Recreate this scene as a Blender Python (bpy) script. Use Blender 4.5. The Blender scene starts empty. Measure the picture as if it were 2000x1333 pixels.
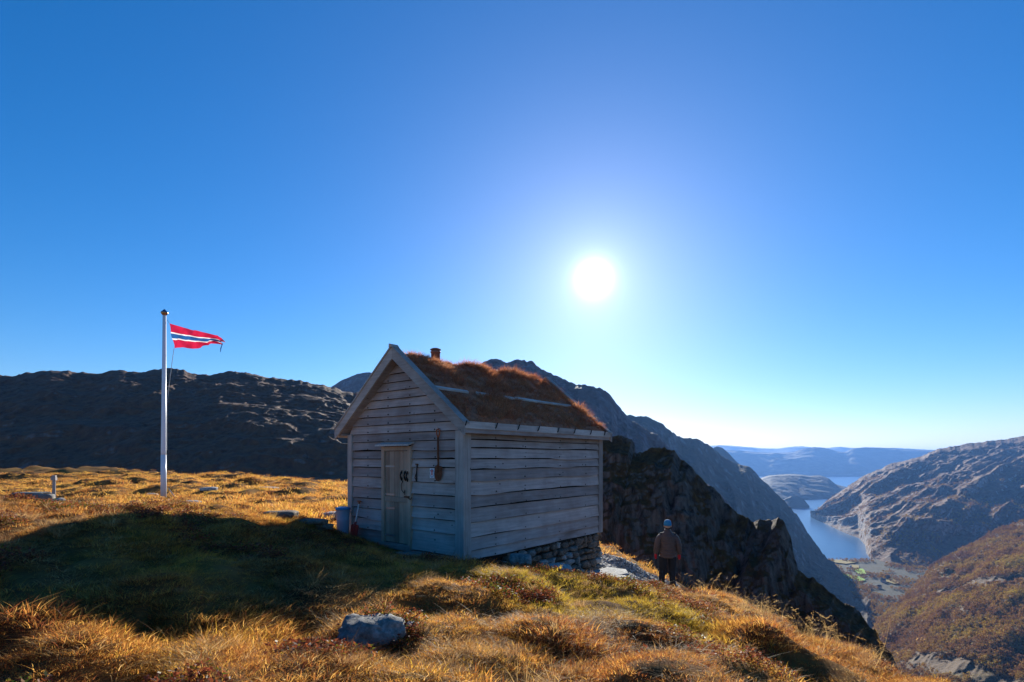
import bpy, bmesh, math, random
import numpy as np
from mathutils import Vector, Matrix, Euler

R = math.radians
F = 1040.0          # focal length in pixels of the 2000 px wide photograph
HOR = 893.0         # eye level in the photograph

# ------------------------------------------------------------------ camera
scene = bpy.context.scene
cam = bpy.data.cameras.new('camera')
cam.sensor_width = 36.0
cam.lens = 36.0 * F / 2000.0
cam.shift_y = (HOR - 666.5) / 2000.0
cam.clip_start = 0.05
cam.clip_end = 90000.0
camo = bpy.data.objects.new('camera', cam)
camo.location = (0, 0, 0)
camo.rotation_euler = (R(90), 0, 0)
scene.collection.objects.link(camo)
scene.camera = camo

# ------------------------------------------------------------------ sky and sun
SUN = Vector((0.154, 1.0, 0.335)).normalized()
SUN_EL = math.asin(SUN.z)
SUN_AZ = math.atan2(SUN.x, SUN.y)
world = bpy.data.worlds.new('World')
scene.world = world
world.use_nodes = True
wn = world.node_tree.nodes
wl = world.node_tree.links
wn.clear()
sky = wn.new('ShaderNodeTexSky')
sky.sky_type = 'NISHITA'
sky.sun_disc = False
sky.sun_elevation = SUN_EL
sky.sun_rotation = SUN_AZ
sky.altitude = 600
sky.air_density = 1.1
sky.dust_density = 0.22
sky.ozone_density = 6.0
hsv = wn.new('ShaderNodeHueSaturation')
hsv.inputs['Saturation'].default_value = 1.24
wb = wn.new('ShaderNodeMix'); wb.data_type = 'RGBA'; wb.blend_type = 'MULTIPLY'; wb.inputs[0].default_value = 1.0   # white balance
wl.new(sky.outputs[0], wb.inputs[6]); wb.inputs[7].default_value = (1.03, 0.935, 0.95, 1)
wl.new(wb.outputs[2], hsv.inputs['Color'])
bg = wn.new('ShaderNodeBackground')
bg.inputs['Strength'].default_value = 0.08
wl.new(hsv.outputs[0], bg.inputs['Color'])
# the sun's disc and the glare of the air round it, by the angle from the sun's direction
geo = wn.new('ShaderNodeNewGeometry')
dot = wn.new('ShaderNodeVectorMath'); dot.operation = 'DOT_PRODUCT'
nrm = wn.new('ShaderNodeVectorMath'); nrm.operation = 'NORMALIZE'
wl.new(geo.outputs['Position'], nrm.inputs[0])
wl.new(nrm.outputs[0], dot.inputs[0])
dot.inputs[1].default_value = SUN
ac = wn.new('ShaderNodeMath'); ac.operation = 'ARCCOSINE'
wl.new(dot.outputs['Value'], ac.inputs[0])
def wexp(width, amp):
    a = wn.new('ShaderNodeMath'); a.operation = 'DIVIDE'
    wl.new(ac.outputs[0], a.inputs[0]); a.inputs[1].default_value = -width
    b = wn.new('ShaderNodeMath'); b.operation = 'EXPONENT'
    wl.new(a.outputs[0], b.inputs[0])
    c = wn.new('ShaderNodeMath'); c.operation = 'MULTIPLY'
    wl.new(b.outputs[0], c.inputs[0]); c.inputs[1].default_value = amp
    return c
g1 = wexp(R(0.5), 7.0)
g3 = wexp(R(2.4), 0.36)
g2 = wexp(R(14.0), 0.09)
gs = wn.new('ShaderNodeMath'); gs.operation = 'ADD'
g13 = wn.new('ShaderNodeMath'); g13.operation = 'ADD'
wl.new(g1.outputs[0], g13.inputs[0]); wl.new(g3.outputs[0], g13.inputs[1])
wl.new(g13.outputs[0], gs.inputs[0]); wl.new(g2.outputs[0], gs.inputs[1])
bg2 = wn.new('ShaderNodeBackground')
bg2.inputs['Color'].default_value = (0.94, 0.98, 0.98, 1)
wl.new(gs.outputs[0], bg2.inputs['Strength'])
addw = wn.new('ShaderNodeAddShader')
wl.new(bg.outputs[0], addw.inputs[0]); wl.new(bg2.outputs[0], addw.inputs[1])
wo = wn.new('ShaderNodeOutputWorld')
wl.new(addw.outputs[0], wo.inputs['Surface'])

sl = bpy.data.lights.new('sun', 'SUN')
sl.energy = 5.0
sl.angle = R(0.5)
sl.color = (1.0, 0.96, 0.85)
slo = bpy.data.objects.new('sun', sl)
slo.rotation_euler = (-SUN).to_track_quat('-Z', 'Y').to_euler()
slo.location = SUN * 50
scene.collection.objects.link(slo)

scene.view_settings.view_transform = 'Standard'
scene.view_settings.look = 'None'
scene.view_settings.exposure = 0.95
scene.view_settings.gamma = 1.0
scene.view_settings.use_curve_mapping = False
scene.cycles.use_denoising = True
scene.cycles.max_bounces = 6
scene.cycles.diffuse_bounces = 4
scene.cycles.volume_bounces = 0
scene.cycles.transparent_max_bounces = 6

# ------------------------------------------------------------------ helpers
C = scene.collection
rng = np.random.default_rng(7)
random.seed(7)

def pt(px, py, Y):
    """the point at depth Y that the photograph's lens puts at a pixel"""
    return ((px - 1000.0) / F * Y, Y, (HOR - py) / F * Y)

def _hash(ix, iy, iz, seed):
    h = (ix.astype(np.int64) * 374761393 + iy.astype(np.int64) * 668265263 + iz.astype(np.int64) * 2147483647 + seed * 974711) & 0x7fffffff
    h = ((h ^ (h >> 13)) * 1274126177) & 0x7fffffff
    h = ((h ^ (h >> 16)) * 1103515245 + 12345) & 0x7fffffff
    return ((h >> 8) & 0xffff) / 32767.5 - 1.0

def noise3(x, y, z, seed=0):
    x = np.asarray(x, float); y = np.asarray(y, float); z = np.asarray(z, float)
    x, y, z = np.broadcast_arrays(x, y, z)
    ix, iy, iz = np.floor(x), np.floor(y), np.floor(z)
    fx, fy, fz = x - ix, y - iy, z - iz
    u, v, w = [f * f * f * (f * (f * 6 - 15) + 10) for f in (fx, fy, fz)]
    r = 0
    for dx in (0, 1):
        for dy in (0, 1):
            for dz in (0, 1):
                wgt = (u if dx else 1 - u) * (v if dy else 1 - v) * (w if dz else 1 - w)
                r = r + wgt * _hash(ix + dx, iy + dy, iz + dz, seed)
    return r

def fbm(x, y, z, octv=4, seed=0, gain=0.5, ridged=False):
    r, a, f, t = 0, 1.0, 1.0, 0.0
    for o in range(octv):
        n = noise3(np.asarray(x) * f + 17.3 * o, np.asarray(y) * f - 9.1 * o, np.asarray(z) * f + 3.7 * o, seed + o)
        if ridged:
            n = 1 - 2 * np.abs(n)
        r = r + a * n; t += a; a *= gain; f *= 2.03
    return r / t

def mesh(name, verts, faces, mat=None, parent=None, smooth=False, link=True):
    me = bpy.data.meshes.new(name)
    me.from_pydata([tuple(map(float, v)) for v in verts], [], faces)
    if smooth:
        me.polygons.foreach_set('use_smooth', [True] * len(me.polygons))
    if mat is not None:
        for m in (mat if isinstance(mat, (list, tuple)) else [mat]):
            me.materials.append(m)
    me.update()
    o = bpy.data.objects.new(name, me)
    if link:
        C.objects.link(o)
    if parent is not None:
        o.parent = parent
    return o

def grid_mesh(name, P, mat, parent=None, smooth=True):
    """P: (n, m, 3) array"""
    n, m = P.shape[:2]
    me = bpy.data.meshes.new(name)
    idx = np.arange(n * m).reshape(n, m)
    q = np.stack([idx[:-1, :-1], idx[:-1, 1:], idx[1:, 1:], idx[1:, :-1]], -1).reshape(-1, 4)
    me.vertices.add(n * m)
    me.vertices.foreach_set('co', P.reshape(-1).astype(np.float32))
    me.loops.add(len(q) * 4)
    me.loops.foreach_set('vertex_index', q.reshape(-1).astype(np.int32))
    me.polygons.add(len(q))
    me.polygons.foreach_set('loop_start', (np.arange(len(q)) * 4).astype(np.int32))
    me.polygons.foreach_set('use_smooth', np.full(len(q), smooth))
    me.update(calc_edges=True)
    me.validate()
    me.materials.append(mat)
    o = bpy.data.objects.new(name, me)
    C.objects.link(o)
    if parent is not None:
        o.parent = parent
    return o

def tag(o, label, cat=None, group=None, kind=None):
    o['label'] = label
    if cat: o['category'] = cat
    if group: o['group'] = group
    if kind: o['kind'] = kind
    return o

def empty(name, loc, rz=0.0):
    o = bpy.data.objects.new(name, None)
    o.location = loc; o.rotation_euler = (0, 0, rz); o.empty_display_size = 0.1
    C.objects.link(o)
    return o

class MB:
    """collects shapes into one mesh"""
    def __init__(s): s.v = []; s.f = []; s.mi = []
    def add(s, vs, fs, mi=0):
        b = len(s.v); s.v += [tuple(v) for v in vs]; s.f += [tuple(b + i for i in f) for f in fs]; s.mi += [mi] * len(fs)
    def box(s, x0, x1, y0, y1, z0, z1, mi=0):
        s.add([(x0,y0,z0),(x1,y0,z0),(x1,y1,z0),(x0,y1,z0),(x0,y0,z1),(x1,y0,z1),(x1,y1,z1),(x0,y1,z1)],
              [(0,3,2,1),(4,5,6,7),(0,1,5,4),(1,2,6,5),(2,3,7,6),(3,0,4,7)], mi)
    def prism(s, base, d, mi=0):
        n = len(base); d = Vector(d)
        s.add([Vector(b) for b in base] + [Vector(b) + d for b in base],
              [tuple(reversed(range(n))), tuple(range(n, 2 * n))] + [(i, (i + 1) % n, n + (i + 1) % n, n + i) for i in range(n)], mi)
    def tube(s, pts, rad, n=8, mi=0, cap=True):
        pts = [Vector(p) for p in pts]
        rad = rad if isinstance(rad, (list, tuple)) else [rad] * len(pts)
        vs, fs = [], []
        prev = None
        for i, p in enumerate(pts):
            d = (pts[min(i + 1, len(pts) - 1)] - pts[max(i - 1, 0)])
            if d.length < 1e-9: d = Vector((0, 0, 1))
            d.normalize()
            ref = prev if prev is not None else (Vector((1, 0, 0)) if abs(d.x) < 0.9 else Vector((0, 1, 0)))
            a = (ref - d * ref.dot(d)).normalized(); prev = a
            b = d.cross(a)
            for k in range(n):
                t = 2 * math.pi * k / n
                vs.append(p + (a * math.cos(t) + b * math.sin(t)) * rad[i])
        for i in range(len(pts) - 1):
            for k in range(n):
                fs.append((i*n+k, i*n+(k+1)%n, (i+1)*n+(k+1)%n, (i+1)*n+k))
        if cap:
            fs.append(tuple(reversed(range(n)))); fs.append(tuple(range((len(pts)-1)*n, len(pts)*n)))
        s.add(vs, fs, mi)
    def build(s, name, mat, parent=None, smooth=False, link=True):
        o = mesh(name, s.v, s.f, mat, parent, smooth, link)
        if any(s.mi): o.data.polygons.foreach_set('material_index', s.mi)
        return o

def lathe(prof, n=20):
    vs, fs = [], []
    for r, z in prof:
        for k in range(n):
            t = 2 * math.pi * k / n
            vs.append((r * math.cos(t), r * math.sin(t), z))
    m = len(prof)
    for i in range(m - 1):
        for k in range(n):
            fs.append((i*n+k, i*n+(k+1)%n, (i+1)*n+(k+1)%n, (i+1)*n+k))
    fs.append(tuple(reversed(range(n)))); fs.append(tuple(range((m-1)*n, m*n)))
    return vs, fs

# ------------------------------------------------------------------ materials
def newmat(name):
    m = bpy.data.materials.new(name); m.use_nodes = True
    nt = m.node_tree
    b = nt.nodes['Principled BSDF']
    b.inputs['Specular IOR Level'].default_value = 0.25
    return m, nt, b

def ramp(nt, stops, fac=None):
    r = nt.nodes.new('ShaderNodeValToRGB')
    e = r.color_ramp.elements
    while len(e) < len(stops): e.new(0.5)
    for i, (p, c) in enumerate(stops):
        e[i].position = p; e[i].color = (*c, 1)
    if fac is not None: nt.links.new(fac, r.inputs[0])
    return r

def tnoise(nt, vec, scale, detail=5, rough=0.6, stretch=None):
    n = nt.nodes.new('ShaderNodeTexNoise')
    n.inputs['Scale'].default_value = scale; n.inputs['Detail'].default_value = detail; n.inputs['Roughness'].default_value = rough
    if stretch is not None:
        mp = nt.nodes.new('ShaderNodeMapping'); mp.inputs['Scale'].default_value = stretch
        nt.links.new(vec, mp.inputs[0]); vec = mp.outputs[0]
    nt.links.new(vec, n.inputs['Vector'])
    return n

def bump(nt, b, h, strength, dist):
    bp = nt.nodes.new('ShaderNodeBump')
    bp.inputs['Strength'].default_value = strength; bp.inputs['Distance'].default_value = dist
    nt.links.new(h, bp.inputs['Height']); nt.links.new(bp.outputs[0], b.inputs['Normal'])

def pos(nt):
    return nt.nodes.new('ShaderNodeNewGeometry').outputs['Position']
def objco(nt):
    return nt.nodes.new('ShaderNodeTexCoord').outputs['Object']
def mixc(nt, fac, a, b):
    m = nt.nodes.new('ShaderNodeMix'); m.data_type = 'RGBA'
    for s, v in ((0, fac), (6, a), (7, b)):
        if isinstance(v, (int, float)): m.inputs[s].default_value = v
        elif isinstance(v, tuple): m.inputs[s].default_value = (*v, 1)
        else: nt.links.new(v, m.inputs[s])
    return m.outputs[2]

def simple(name, col, rough=0.6, metal=0.0, var=0.25, scale=6.0):
    m, nt, b = newmat(name)
    n = tnoise(nt, objco(nt), scale)
    r = ramp(nt, [(0.25, tuple(c * (1 - var) for c in col)), (0.75, tuple(min(1, c * (1 + var)) for c in col))], n.outputs['Fac'])
    nt.links.new(r.outputs[0], b.inputs['Base Color'])
    b.inputs['Roughness'].default_value = rough; b.inputs['Metallic'].default_value = metal
    return m

def wood(name, c0, c1, axis, knots=True, stain=0.75):
    """weathered boards; grain runs along the given local axis"""
    m, nt, b = newmat(name)
    st = [26.0, 26.0, 26.0]; st[axis] = 1.2
    co = objco(nt)
    n1 = tnoise(nt, co, 1.0, 6, 0.65, st)
    n2 = tnoise(nt, co, 1.7, 4, 0.6)
    r1 = ramp(nt, [(0.3, c0), (0.7, c1)], n1.outputs['Fac'])
    r2 = ramp(nt, [(0.3, (0.62, 0.55, 0.52)), (0.7, (1, 1, 1))], n2.outputs['Fac'])
    mm = nt.nodes.new('ShaderNodeMix'); mm.data_type = 'RGBA'; mm.blend_type = 'MULTIPLY'; mm.inputs[0].default_value = 0.8
    nt.links.new(r1.outputs[0], mm.inputs[6]); nt.links.new(r2.outputs[0], mm.inputs[7])
    oi = nt.nodes.new('ShaderNodeObjectInfo')
    ro = ramp(nt, [(0.0, (0.70, 0.66, 0.64)), (0.5, (1.0, 0.98, 0.97)), (1.0, (1.25, 1.2, 1.15))], oi.outputs['Random'])
    m2 = nt.nodes.new('ShaderNodeMix'); m2.data_type = 'RGBA'; m2.blend_type = 'MULTIPLY'; m2.inputs[0].default_value = 1.0
    nt.links.new(mm.outputs[2], m2.inputs[6]); nt.links.new(ro.outputs[0], m2.inputs[7])
    out = m2.outputs[2]
    n4 = tnoise(nt, co, 1.1, 5, 0.65, [0.45 if k_ == axis else 2.6 for k_ in range(3)])
    f4 = ramp(nt, [(0.56, (0, 0, 0)), (0.72, (stain, stain, stain))], n4.outputs['Fac'])
    out = mixc(nt, f4.outputs[0], out, (c0[0] * 0.42, c0[1] * 0.33, c0[2] * 0.28))
    if knots:
        vo = nt.nodes.new('ShaderNodeTexVoronoi'); vo.inputs['Scale'].default_value = 3.4
        s2 = [1.6, 1.6, 1.6]; s2[axis] = 0.8
        mp = nt.nodes.new('ShaderNodeMapping'); mp.inputs['Scale'].default_value = s2
        nt.links.new(co, mp.inputs[0]); nt.links.new(mp.outputs[0], vo.inputs['Vector'])
        rk = ramp(nt, [(0.045, (1, 1, 1)), (0.085, (0, 0, 0))], vo.outputs['Distance'])
        out = mixc(nt, rk.outputs[0], out, tuple(c * 0.3 for c in c0))
    nt.links.new(out, b.inputs['Base Color'])
    b.inputs['Roughness'].default_value = 0.75
    bump(nt, b, n1.outputs['Fac'], 0.5, 0.006)
    return m

def rockmat(name, rock0, rock1, veg0, veg1, s, vegamt=0.5, bumpd=1.0, streak=0.35, yellow=None):
    m, nt, b = newmat(name)
    p = pos(nt)
    n1 = tnoise(nt, p, 1.0 / s, 8, 0.68, (1, 1, streak))
    n2 = tnoise(nt, p, 0.33 / s, 6, 0.6)
    n3 = tnoise(nt, p, 5.0 / s, 6, 0.7, (1, 1, streak))
    rk = ramp(nt, [(0.35, rock0), (0.5, tuple((a + c) / 2 for a, c in zip(rock0, rock1))), (0.68, rock1)], n3.outputs['Fac'])
    vg = ramp(nt, [(0.3, veg0), (0.7, veg1)], n3.outputs['Fac'])
    g = nt.nodes.new('ShaderNodeNewGeometry')
    sx = nt.nodes.new('ShaderNodeSeparateXYZ'); nt.links.new(g.outputs['Normal'], sx.inputs[0])
    ad = nt.nodes.new('ShaderNodeMath'); ad.operation = 'MULTIPLY_ADD'
    nt.links.new(sx.outputs['Z'], ad.inputs[0]); ad.inputs[1].default_value = 0.35
    nt.links.new(n1.outputs['Fac'], ad.inputs[2])
    th = 0.5 + 0.35 * 0.6 - (vegamt - 0.5) * 0.5
    f = ramp(nt, [(th - 0.06, (0, 0, 0)), (th + 0.06, (1, 1, 1))], ad.outputs[0])
    out = mixc(nt, f.outputs[0], rk.outputs[0], vg.outputs[0])
    if yellow:
        fy = ramp(nt, [(0.52, (0, 0, 0)), (0.62, (1, 1, 1))], n2.outputs['Fac'])
        out = mixc(nt, fy.outputs[0], out, yellow)
    nt.links.new(out, b.inputs['Base Color'])
    b.inputs['Roughness'].default_value = 0.85
    bump(nt, b, n3.outputs['Fac'], 0.7, bumpd)
    return m

M = {}
M['wall_x'] = wood('weathered_wall_wood', (0.40, 0.345, 0.325), (0.61, 0.53, 0.50), 0)
M['wall_y'] = wood('weathered_gable_wood', (0.37, 0.305, 0.28), (0.57, 0.475, 0.44), 1)
M['post'] = wood('weathered_post_wood', (0.34, 0.31, 0.295), (0.55, 0.51, 0.48), 2)
M['barge'] = wood('barge_wood', (0.36, 0.32, 0.29), (0.56, 0.50, 0.46), 1, False)
M['doorw'] = wood('door_wood', (0.42, 0.29, 0.21), (0.58, 0.41, 0.30), 2, True, 0.15)
M['eave'] = wood('pale_eave_wood', (0.45, 0.43, 0.41), (0.68, 0.65, 0.62), 0, False)
M['dark'] = simple('dark_gap', (0.015, 0.012, 0.01), 0.9)
M['iron'] = simple('dark_iron', (0.03, 0.027, 0.025), 0.55, 0.6)
M['steel'] = simple('worn_steel', (0.35, 0.35, 0.36), 0.4, 0.8)
M['rust'] = simple('rusty_steel', (0.16, 0.06, 0.03), 0.75, 0.2, 0.4, 20)
M['redpaint'] = simple('red_paint', (0.30, 0.03, 0.025), 0.5)
M['orange'] = simple('orange_handle', (0.42, 0.10, 0.03), 0.5)
M['blueplastic'] = simple('blue_plastic', (0.26, 0.36, 0.46), 0.35, 0, 0.1)
M['bluelid'] = simple('blue_lid', (0.04, 0.22, 0.45), 0.35, 0, 0.1)
M['white'] = simple('white_enamel', (0.8, 0.8, 0.8), 0.35, 0, 0.05)
M['polewhite'] = simple('white_pole_paint', (0.78, 0.77, 0.78), 0.3, 0, 0.06, 2)
M['tred'] = simple('sign_red', (0.6, 0.03, 0.02), 0.5, 0, 0.05)
M['tblue'] = simple('sign_blue', (0.05, 0.09, 0.25), 0.5, 0, 0.05)
M['brass'] = simple('gilt_metal', (0.45, 0.28, 0.12), 0.3, 0.8)
M['navy'] = simple('dark_blue_cap', (0.03, 0.08, 0.22), 0.3, 0.3)
M['rope'] = simple('pale_rope', (0.6, 0.58, 0.55), 0.8)
M['chimney'] = simple('chimney_steel', (0.26, 0.13, 0.10), 0.7, 0.0, 0.3)
M['bone'] = simple('bleached_wood', (0.55, 0.5, 0.42), 0.7)

def stonemat(name, c0, c1, scale=7.0):
    m, nt, b = newmat(name)
    co = objco(nt)
    n1 = tnoise(nt, co, scale, 8, 0.7); n2 = tnoise(nt, co, scale * 4, 5, 0.7)
    r1 = ramp(nt, [(0.3, c0), (0.55, tuple((a + c) / 2 for a, c in zip(c0, c1))), (0.7, c1)], n1.outputs['Fac'])
    r2 = ramp(nt, [(0.35, (0.45, 0.43, 0.4)), (0.6, (1, 1, 1))], n2.outputs['Fac'])
    mm = nt.nodes.new('ShaderNodeMix'); mm.data_type = 'RGBA'; mm.blend_type = 'MULTIPLY'; mm.inputs[0].default_value = 0.8
    nt.links.new(r1.outputs[0], mm.inputs[6]); nt.links.new(r2.outputs[0], mm.inputs[7])
    nt.links.new(mm.outputs[2], b.inputs['Base Color'])
    b.inputs['Roughness'].default_value = 0.85
    bump(nt, b, n2.outputs['Fac'], 0.6, 0.02)
    return m
M['stone_grey'] = stonemat('lichen_stone', (0.14, 0.13, 0.12), (0.38, 0.36, 0.33))
M['stone_warm'] = stonemat('warm_stone', (0.12, 0.085, 0.065), (0.30, 0.23, 0.18))
M['stone_pale'] = stonemat('pale_stone', (0.30, 0.29, 0.28), (0.58, 0.56, 0.53))

def cloth(name, front, trans=0.4):
    m, nt, b = newmat(name)
    b.inputs['Base Color'].default_value = (*front, 1); b.inputs['Roughness'].default_value = 0.8
    t = nt.nodes.new('ShaderNodeBsdfTranslucent'); t.inputs[0].default_value = (*front, 1)
    mx = nt.nodes.new('ShaderNodeMixShader'); mx.inputs[0].default_value = trans
    nt.links.new(b.outputs[0], mx.inputs[1]); nt.links.new(t.outputs[0], mx.inputs[2])
    nt.links.new(mx.outputs[0], nt.nodes['Material Output'].inputs[0])
    return m
M['flagred'] = cloth('pennant_red', (0.62, 0.018, 0.07), 0.38)
M['flagwhite'] = cloth('pennant_white', (0.85, 0.83, 0.82), 0.5)
M['flagblue'] = cloth('pennant_blue', (0.02, 0.10, 0.30), 0.5)

def grassmat(name, stops, nscale=0.8, trans=0.75, patch=None):
    m, nt, b = newmat(name)
    p = pos(nt)
    n = tnoise(nt, p, nscale, 4, 0.6)
    at = nt.nodes.new('ShaderNodeAttribute'); at.attribute_name = 'bc'
    sp = nt.nodes.new('ShaderNodeSeparateColor'); nt.links.new(at.outputs['Color'], sp.inputs[0])
    md = nt.nodes.new('ShaderNodeMath'); md.operation = 'MULTIPLY_ADD'
    nt.links.new(sp.outputs[0], md.inputs[0]); md.inputs[1].default_value = 0.42
    sb = nt.nodes.new('ShaderNodeMath'); sb.operation = 'SUBTRACT'
    nt.links.new(n.outputs['Fac'], sb.inputs[0]); sb.inputs[1].default_value = 0.21
    nt.links.new(sb.outputs[0], md.inputs[2])
    r = ramp(nt, stops, md.outputs[0])
    rout = r.outputs[0]
    if patch:      # a damp patch where the grass is still yellow-green
        vd = nt.nodes.new('ShaderNodeVectorMath'); vd.operation = 'DISTANCE'; nt.links.new(p, vd.inputs[0]); vd.inputs[1].default_value = patch
        va = nt.nodes.new('ShaderNodeMath'); va.operation = 'MULTIPLY_ADD'; nt.links.new(n.outputs['Fac'], va.inputs[0]); va.inputs[1].default_value = -1.7; nt.links.new(vd.outputs['Value'], va.inputs[2])
        rp = ramp(nt, [(0.0, (0.6, 0.6, 0.6)), (0.4, (0, 0, 0))], va.outputs[0])
        rout = mixc(nt, rp.outputs[0], rout, (0.44, 0.38, 0.03))
    mu = nt.nodes.new('ShaderNodeMix'); mu.data_type = 'RGBA'; mu.blend_type = 'MULTIPLY'; mu.inputs[0].default_value = 1.0
    cr = ramp(nt, [(0.0, (0.55, 0.5, 0.45)), (1.0, (1.25, 1.2, 1.1))], sp.outputs[1])
    nt.links.new(rout, mu.inputs[6]); nt.links.new(cr.outputs[0], mu.inputs[7])
    nt.links.new(mu.outputs[2], b.inputs['Base Color'])
    b.inputs['Roughness'].default_value = 0.55
    t = nt.nodes.new('ShaderNodeBsdfTranslucent'); nt.links.new(mu.outputs[2], t.inputs[0])
    mx = nt.nodes.new('ShaderNodeMixShader'); mx.inputs[0].default_value = trans
    nt.links.new(b.outputs[0], mx.inputs[1]); nt.links.new(t.outputs[0], mx.inputs[2])
    nt.links.new(mx.outputs[0], nt.nodes['Material Output'].inputs[0])
    return m
GOLD = [(0.24, (0.24, 0.072, 0.032)), (0.36, (0.46, 0.155, 0.045)), (0.47, (0.67, 0.325, 0.072)), (0.60, (0.76, 0.45, 0.13)), (0.76, (0.62, 0.39, 0.05)), (0.94, (0.34, 0.25, 0.03))]
M['grass'] = grassmat('autumn_grass', GOLD, 0.8, 0.75, (0.75, 4.7, -1.2))
M['straw'] = grassmat('dry_straw', [(0.2, (0.40, 0.22, 0.08)), (0.8, (0.62, 0.44, 0.2))], 1.5)
M['turfgrass'] = grassmat('roof_turf_grass', [(0.25, (0.44, 0.14, 0.08)), (0.5, (0.62, 0.25, 0.13)), (0.75, (0.72, 0.38, 0.19))], 1.3, 0.55)

def groundmat():
    m, nt, b = newmat('heath_ground')
    p = pos(nt)
    n1 = tnoise(nt, p, 0.8, 6, 0.62); n2 = tnoise(nt, p, 7.0, 8, 0.75); n3 = tnoise(nt, p, 0.12, 4, 0.6)
    mm = nt.nodes.new('ShaderNodeMath'); mm.operation = 'MULTIPLY_ADD'
    nt.links.new(n2.outputs['Fac'], mm.inputs[0]); mm.inputs[1].default_value = 0.6
    sb = nt.nodes.new('ShaderNodeMath'); sb.operation = 'SUBTRACT'; nt.links.new(n1.outputs['Fac'], sb.inputs[0]); sb.inputs[1].default_value = 0.3
    nt.links.new(sb.outputs[0], mm.inputs[2])
    r = ramp(nt, [(0.25, (0.035, 0.019, 0.011)), (0.42, (0.14, 0.065, 0.025)), (0.55, (0.26, 0.13, 0.04)), (0.7, (0.16, 0.105, 0.03)), (0.85, (0.07, 0.065, 0.018))], mm.outputs[0])
    at = nt.nodes.new('ShaderNodeAttribute'); at.attribute_name = 'gravel'
    gr = ramp(nt, [(0.3, (0.10, 0.09, 0.08)), (0.7, (0.32, 0.30, 0.28))], n2.outputs['Fac'])
    out = mixc(nt, at.outputs['Fac'], r.outputs[0], gr.outputs[0])
    nt.links.new(out, b.inputs['Base Color'])
    b.inputs['Roughness'].default_value = 0.95
    b.inputs['Specular IOR Level'].default_value = 0.05
    bump(nt, b, n2.outputs['Fac'], 0.8, 0.05)
    return m
M['ground'] = groundmat()

# ------------------------------------------------------------------ the near ground
CP = np.array([
    (0, 0, -1.02), (0, 2, -1.02), (0, -5, -1.05), (-5, -4, -0.85), (5, -3, -2.2), (-10, 2, -0.75),
    (-3.4, 3.5, -0.63), (-2.3, 2.4, -0.88), (-1.25, 3.5, -0.94), (-0.6, 4.28, -0.99), (0, 4.68, -1.13), (0.8, 5.5, -1.33),
    (-3.6, 5.35, -0.66), (-3.83, 6.66, -0.80), (-3.75, 7.7, -0.90), (-3.5, 8.5, -1.08), (-3.4, 9.5, -1.30), (-3.2, 10.5, -1.56),
    (-0.8, 8.5, -1.76), (-1.9, 9.3, -1.68), (-1.3, 7.0, -1.42), (-2.4, 7.4, -1.25), (-0.5, 6.0, -1.30),
    (0.15, 9.3, -1.98), (1.2, 10.6, -2.38), (2.0, 11.0, -2.56), (2.1, 12.0, -2.62), (1.4, 6.4, -1.56), (1.5, 8.2, -1.98),
    (2.6, 11.6, -2.78), (3.2, 12.3, -3.0), (3.86, 13.2, -3.30), (2.6, 13.4, -2.62), (3.4, 9.0, -2.58), (4.2, 11.0, -2.86),
    (1.2, 3.0, -1.22), (2.4, 5.0, -1.80), (3.04, 4.0, -1.76), (2.0, 2.0, -1.42), (3.46, 6.0, -2.16), (2.6, 7.2, -2.05),
    (-4.0, 9.6, -1.14), (-4.6, 11.5, -1.30), (-2.0, 14.5, -1.5), (0.5, 15, -1.9), (-11.8, 18, -1.42), (-16.8, 19.5, -1.62),
    (-8, 6, -0.85), (-8, 10, -1.12), (-15, 13, -1.40), (-13.6, 30, -1.32), (-20, 36, -1.12), (-24.2, 36, -1.40), (-33, 42, -1.02),
    (-40, 42, -1.10), (-8, 25, -1.32), (-10, 21, -1.32), (-24, 26, -1.75), (-30, 30, -1.75), (-15, 24, -1.35), (-60, 50, -1.3), (-30, 12, -1.5), (-50, 25, -1.8),
])
def _tps_fit(P, lam=0.02):
    n = len(P)
    d = np.hypot(P[:, None, 0] - P[None, :, 0], P[:, None, 1] - P[None, :, 1])
    K = np.where(d > 0, d * d * np.log(d + 1e-12), 0) + lam * np.eye(n)
    Q = np.c_[np.ones(n), P[:, :2]]
    A = np.block([[K, Q], [Q.T, np.zeros((3, 3))]])
    return np.linalg.solve(A, np.r_[P[:, 2], 0, 0, 0])
_W = _tps_fit(CP)
# rim of the level ground; beyond it the hill falls away
RIM = np.array([(4.0, -12), (2.6, 0.5), (3.1, 4.0), (3.52, 6.0), (4.1, 9.0), (4.55, 11.5), (4.7, 13.3), (4.1, 14.4), (2.2, 15.6), (-0.5, 17.5),
                (-4, 23), (-8.2, 26.5), (-13.8, 31), (-20.5, 37), (-24.5, 38), (-33.5, 43.5), (-41, 43.5), (-70, 55), (-90, 20), (-60, -30), (-10, -30)])
def rim_dist(x, y):
    x = np.asarray(x, float); y = np.asarray(y, float)
    best = np.full(x.shape, 1e9); inside = np.zeros(x.shape, bool)
    n = len(RIM)
    for i in range(n):
        ax, ay = RIM[i]; bx, by = RIM[(i + 1) % n]
        ex, ey = bx - ax, by - ay
        t = np.clip(((x - ax) * ex + (y - ay) * ey) / (ex * ex + ey * ey), 0, 1)
        best = np.minimum(best, np.hypot(x - ax - t * ex, y - ay - t * ey))
        cross = ((ay > y) != (by > y))
        with np.errstate(divide='ignore', invalid='ignore'):
            xi = (bx - ax) * (y - ay) / (by - ay if by != ay else 1e-9) + ax
        inside ^= cross & (x < xi)
    return np.where(inside, -best, best)

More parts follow.
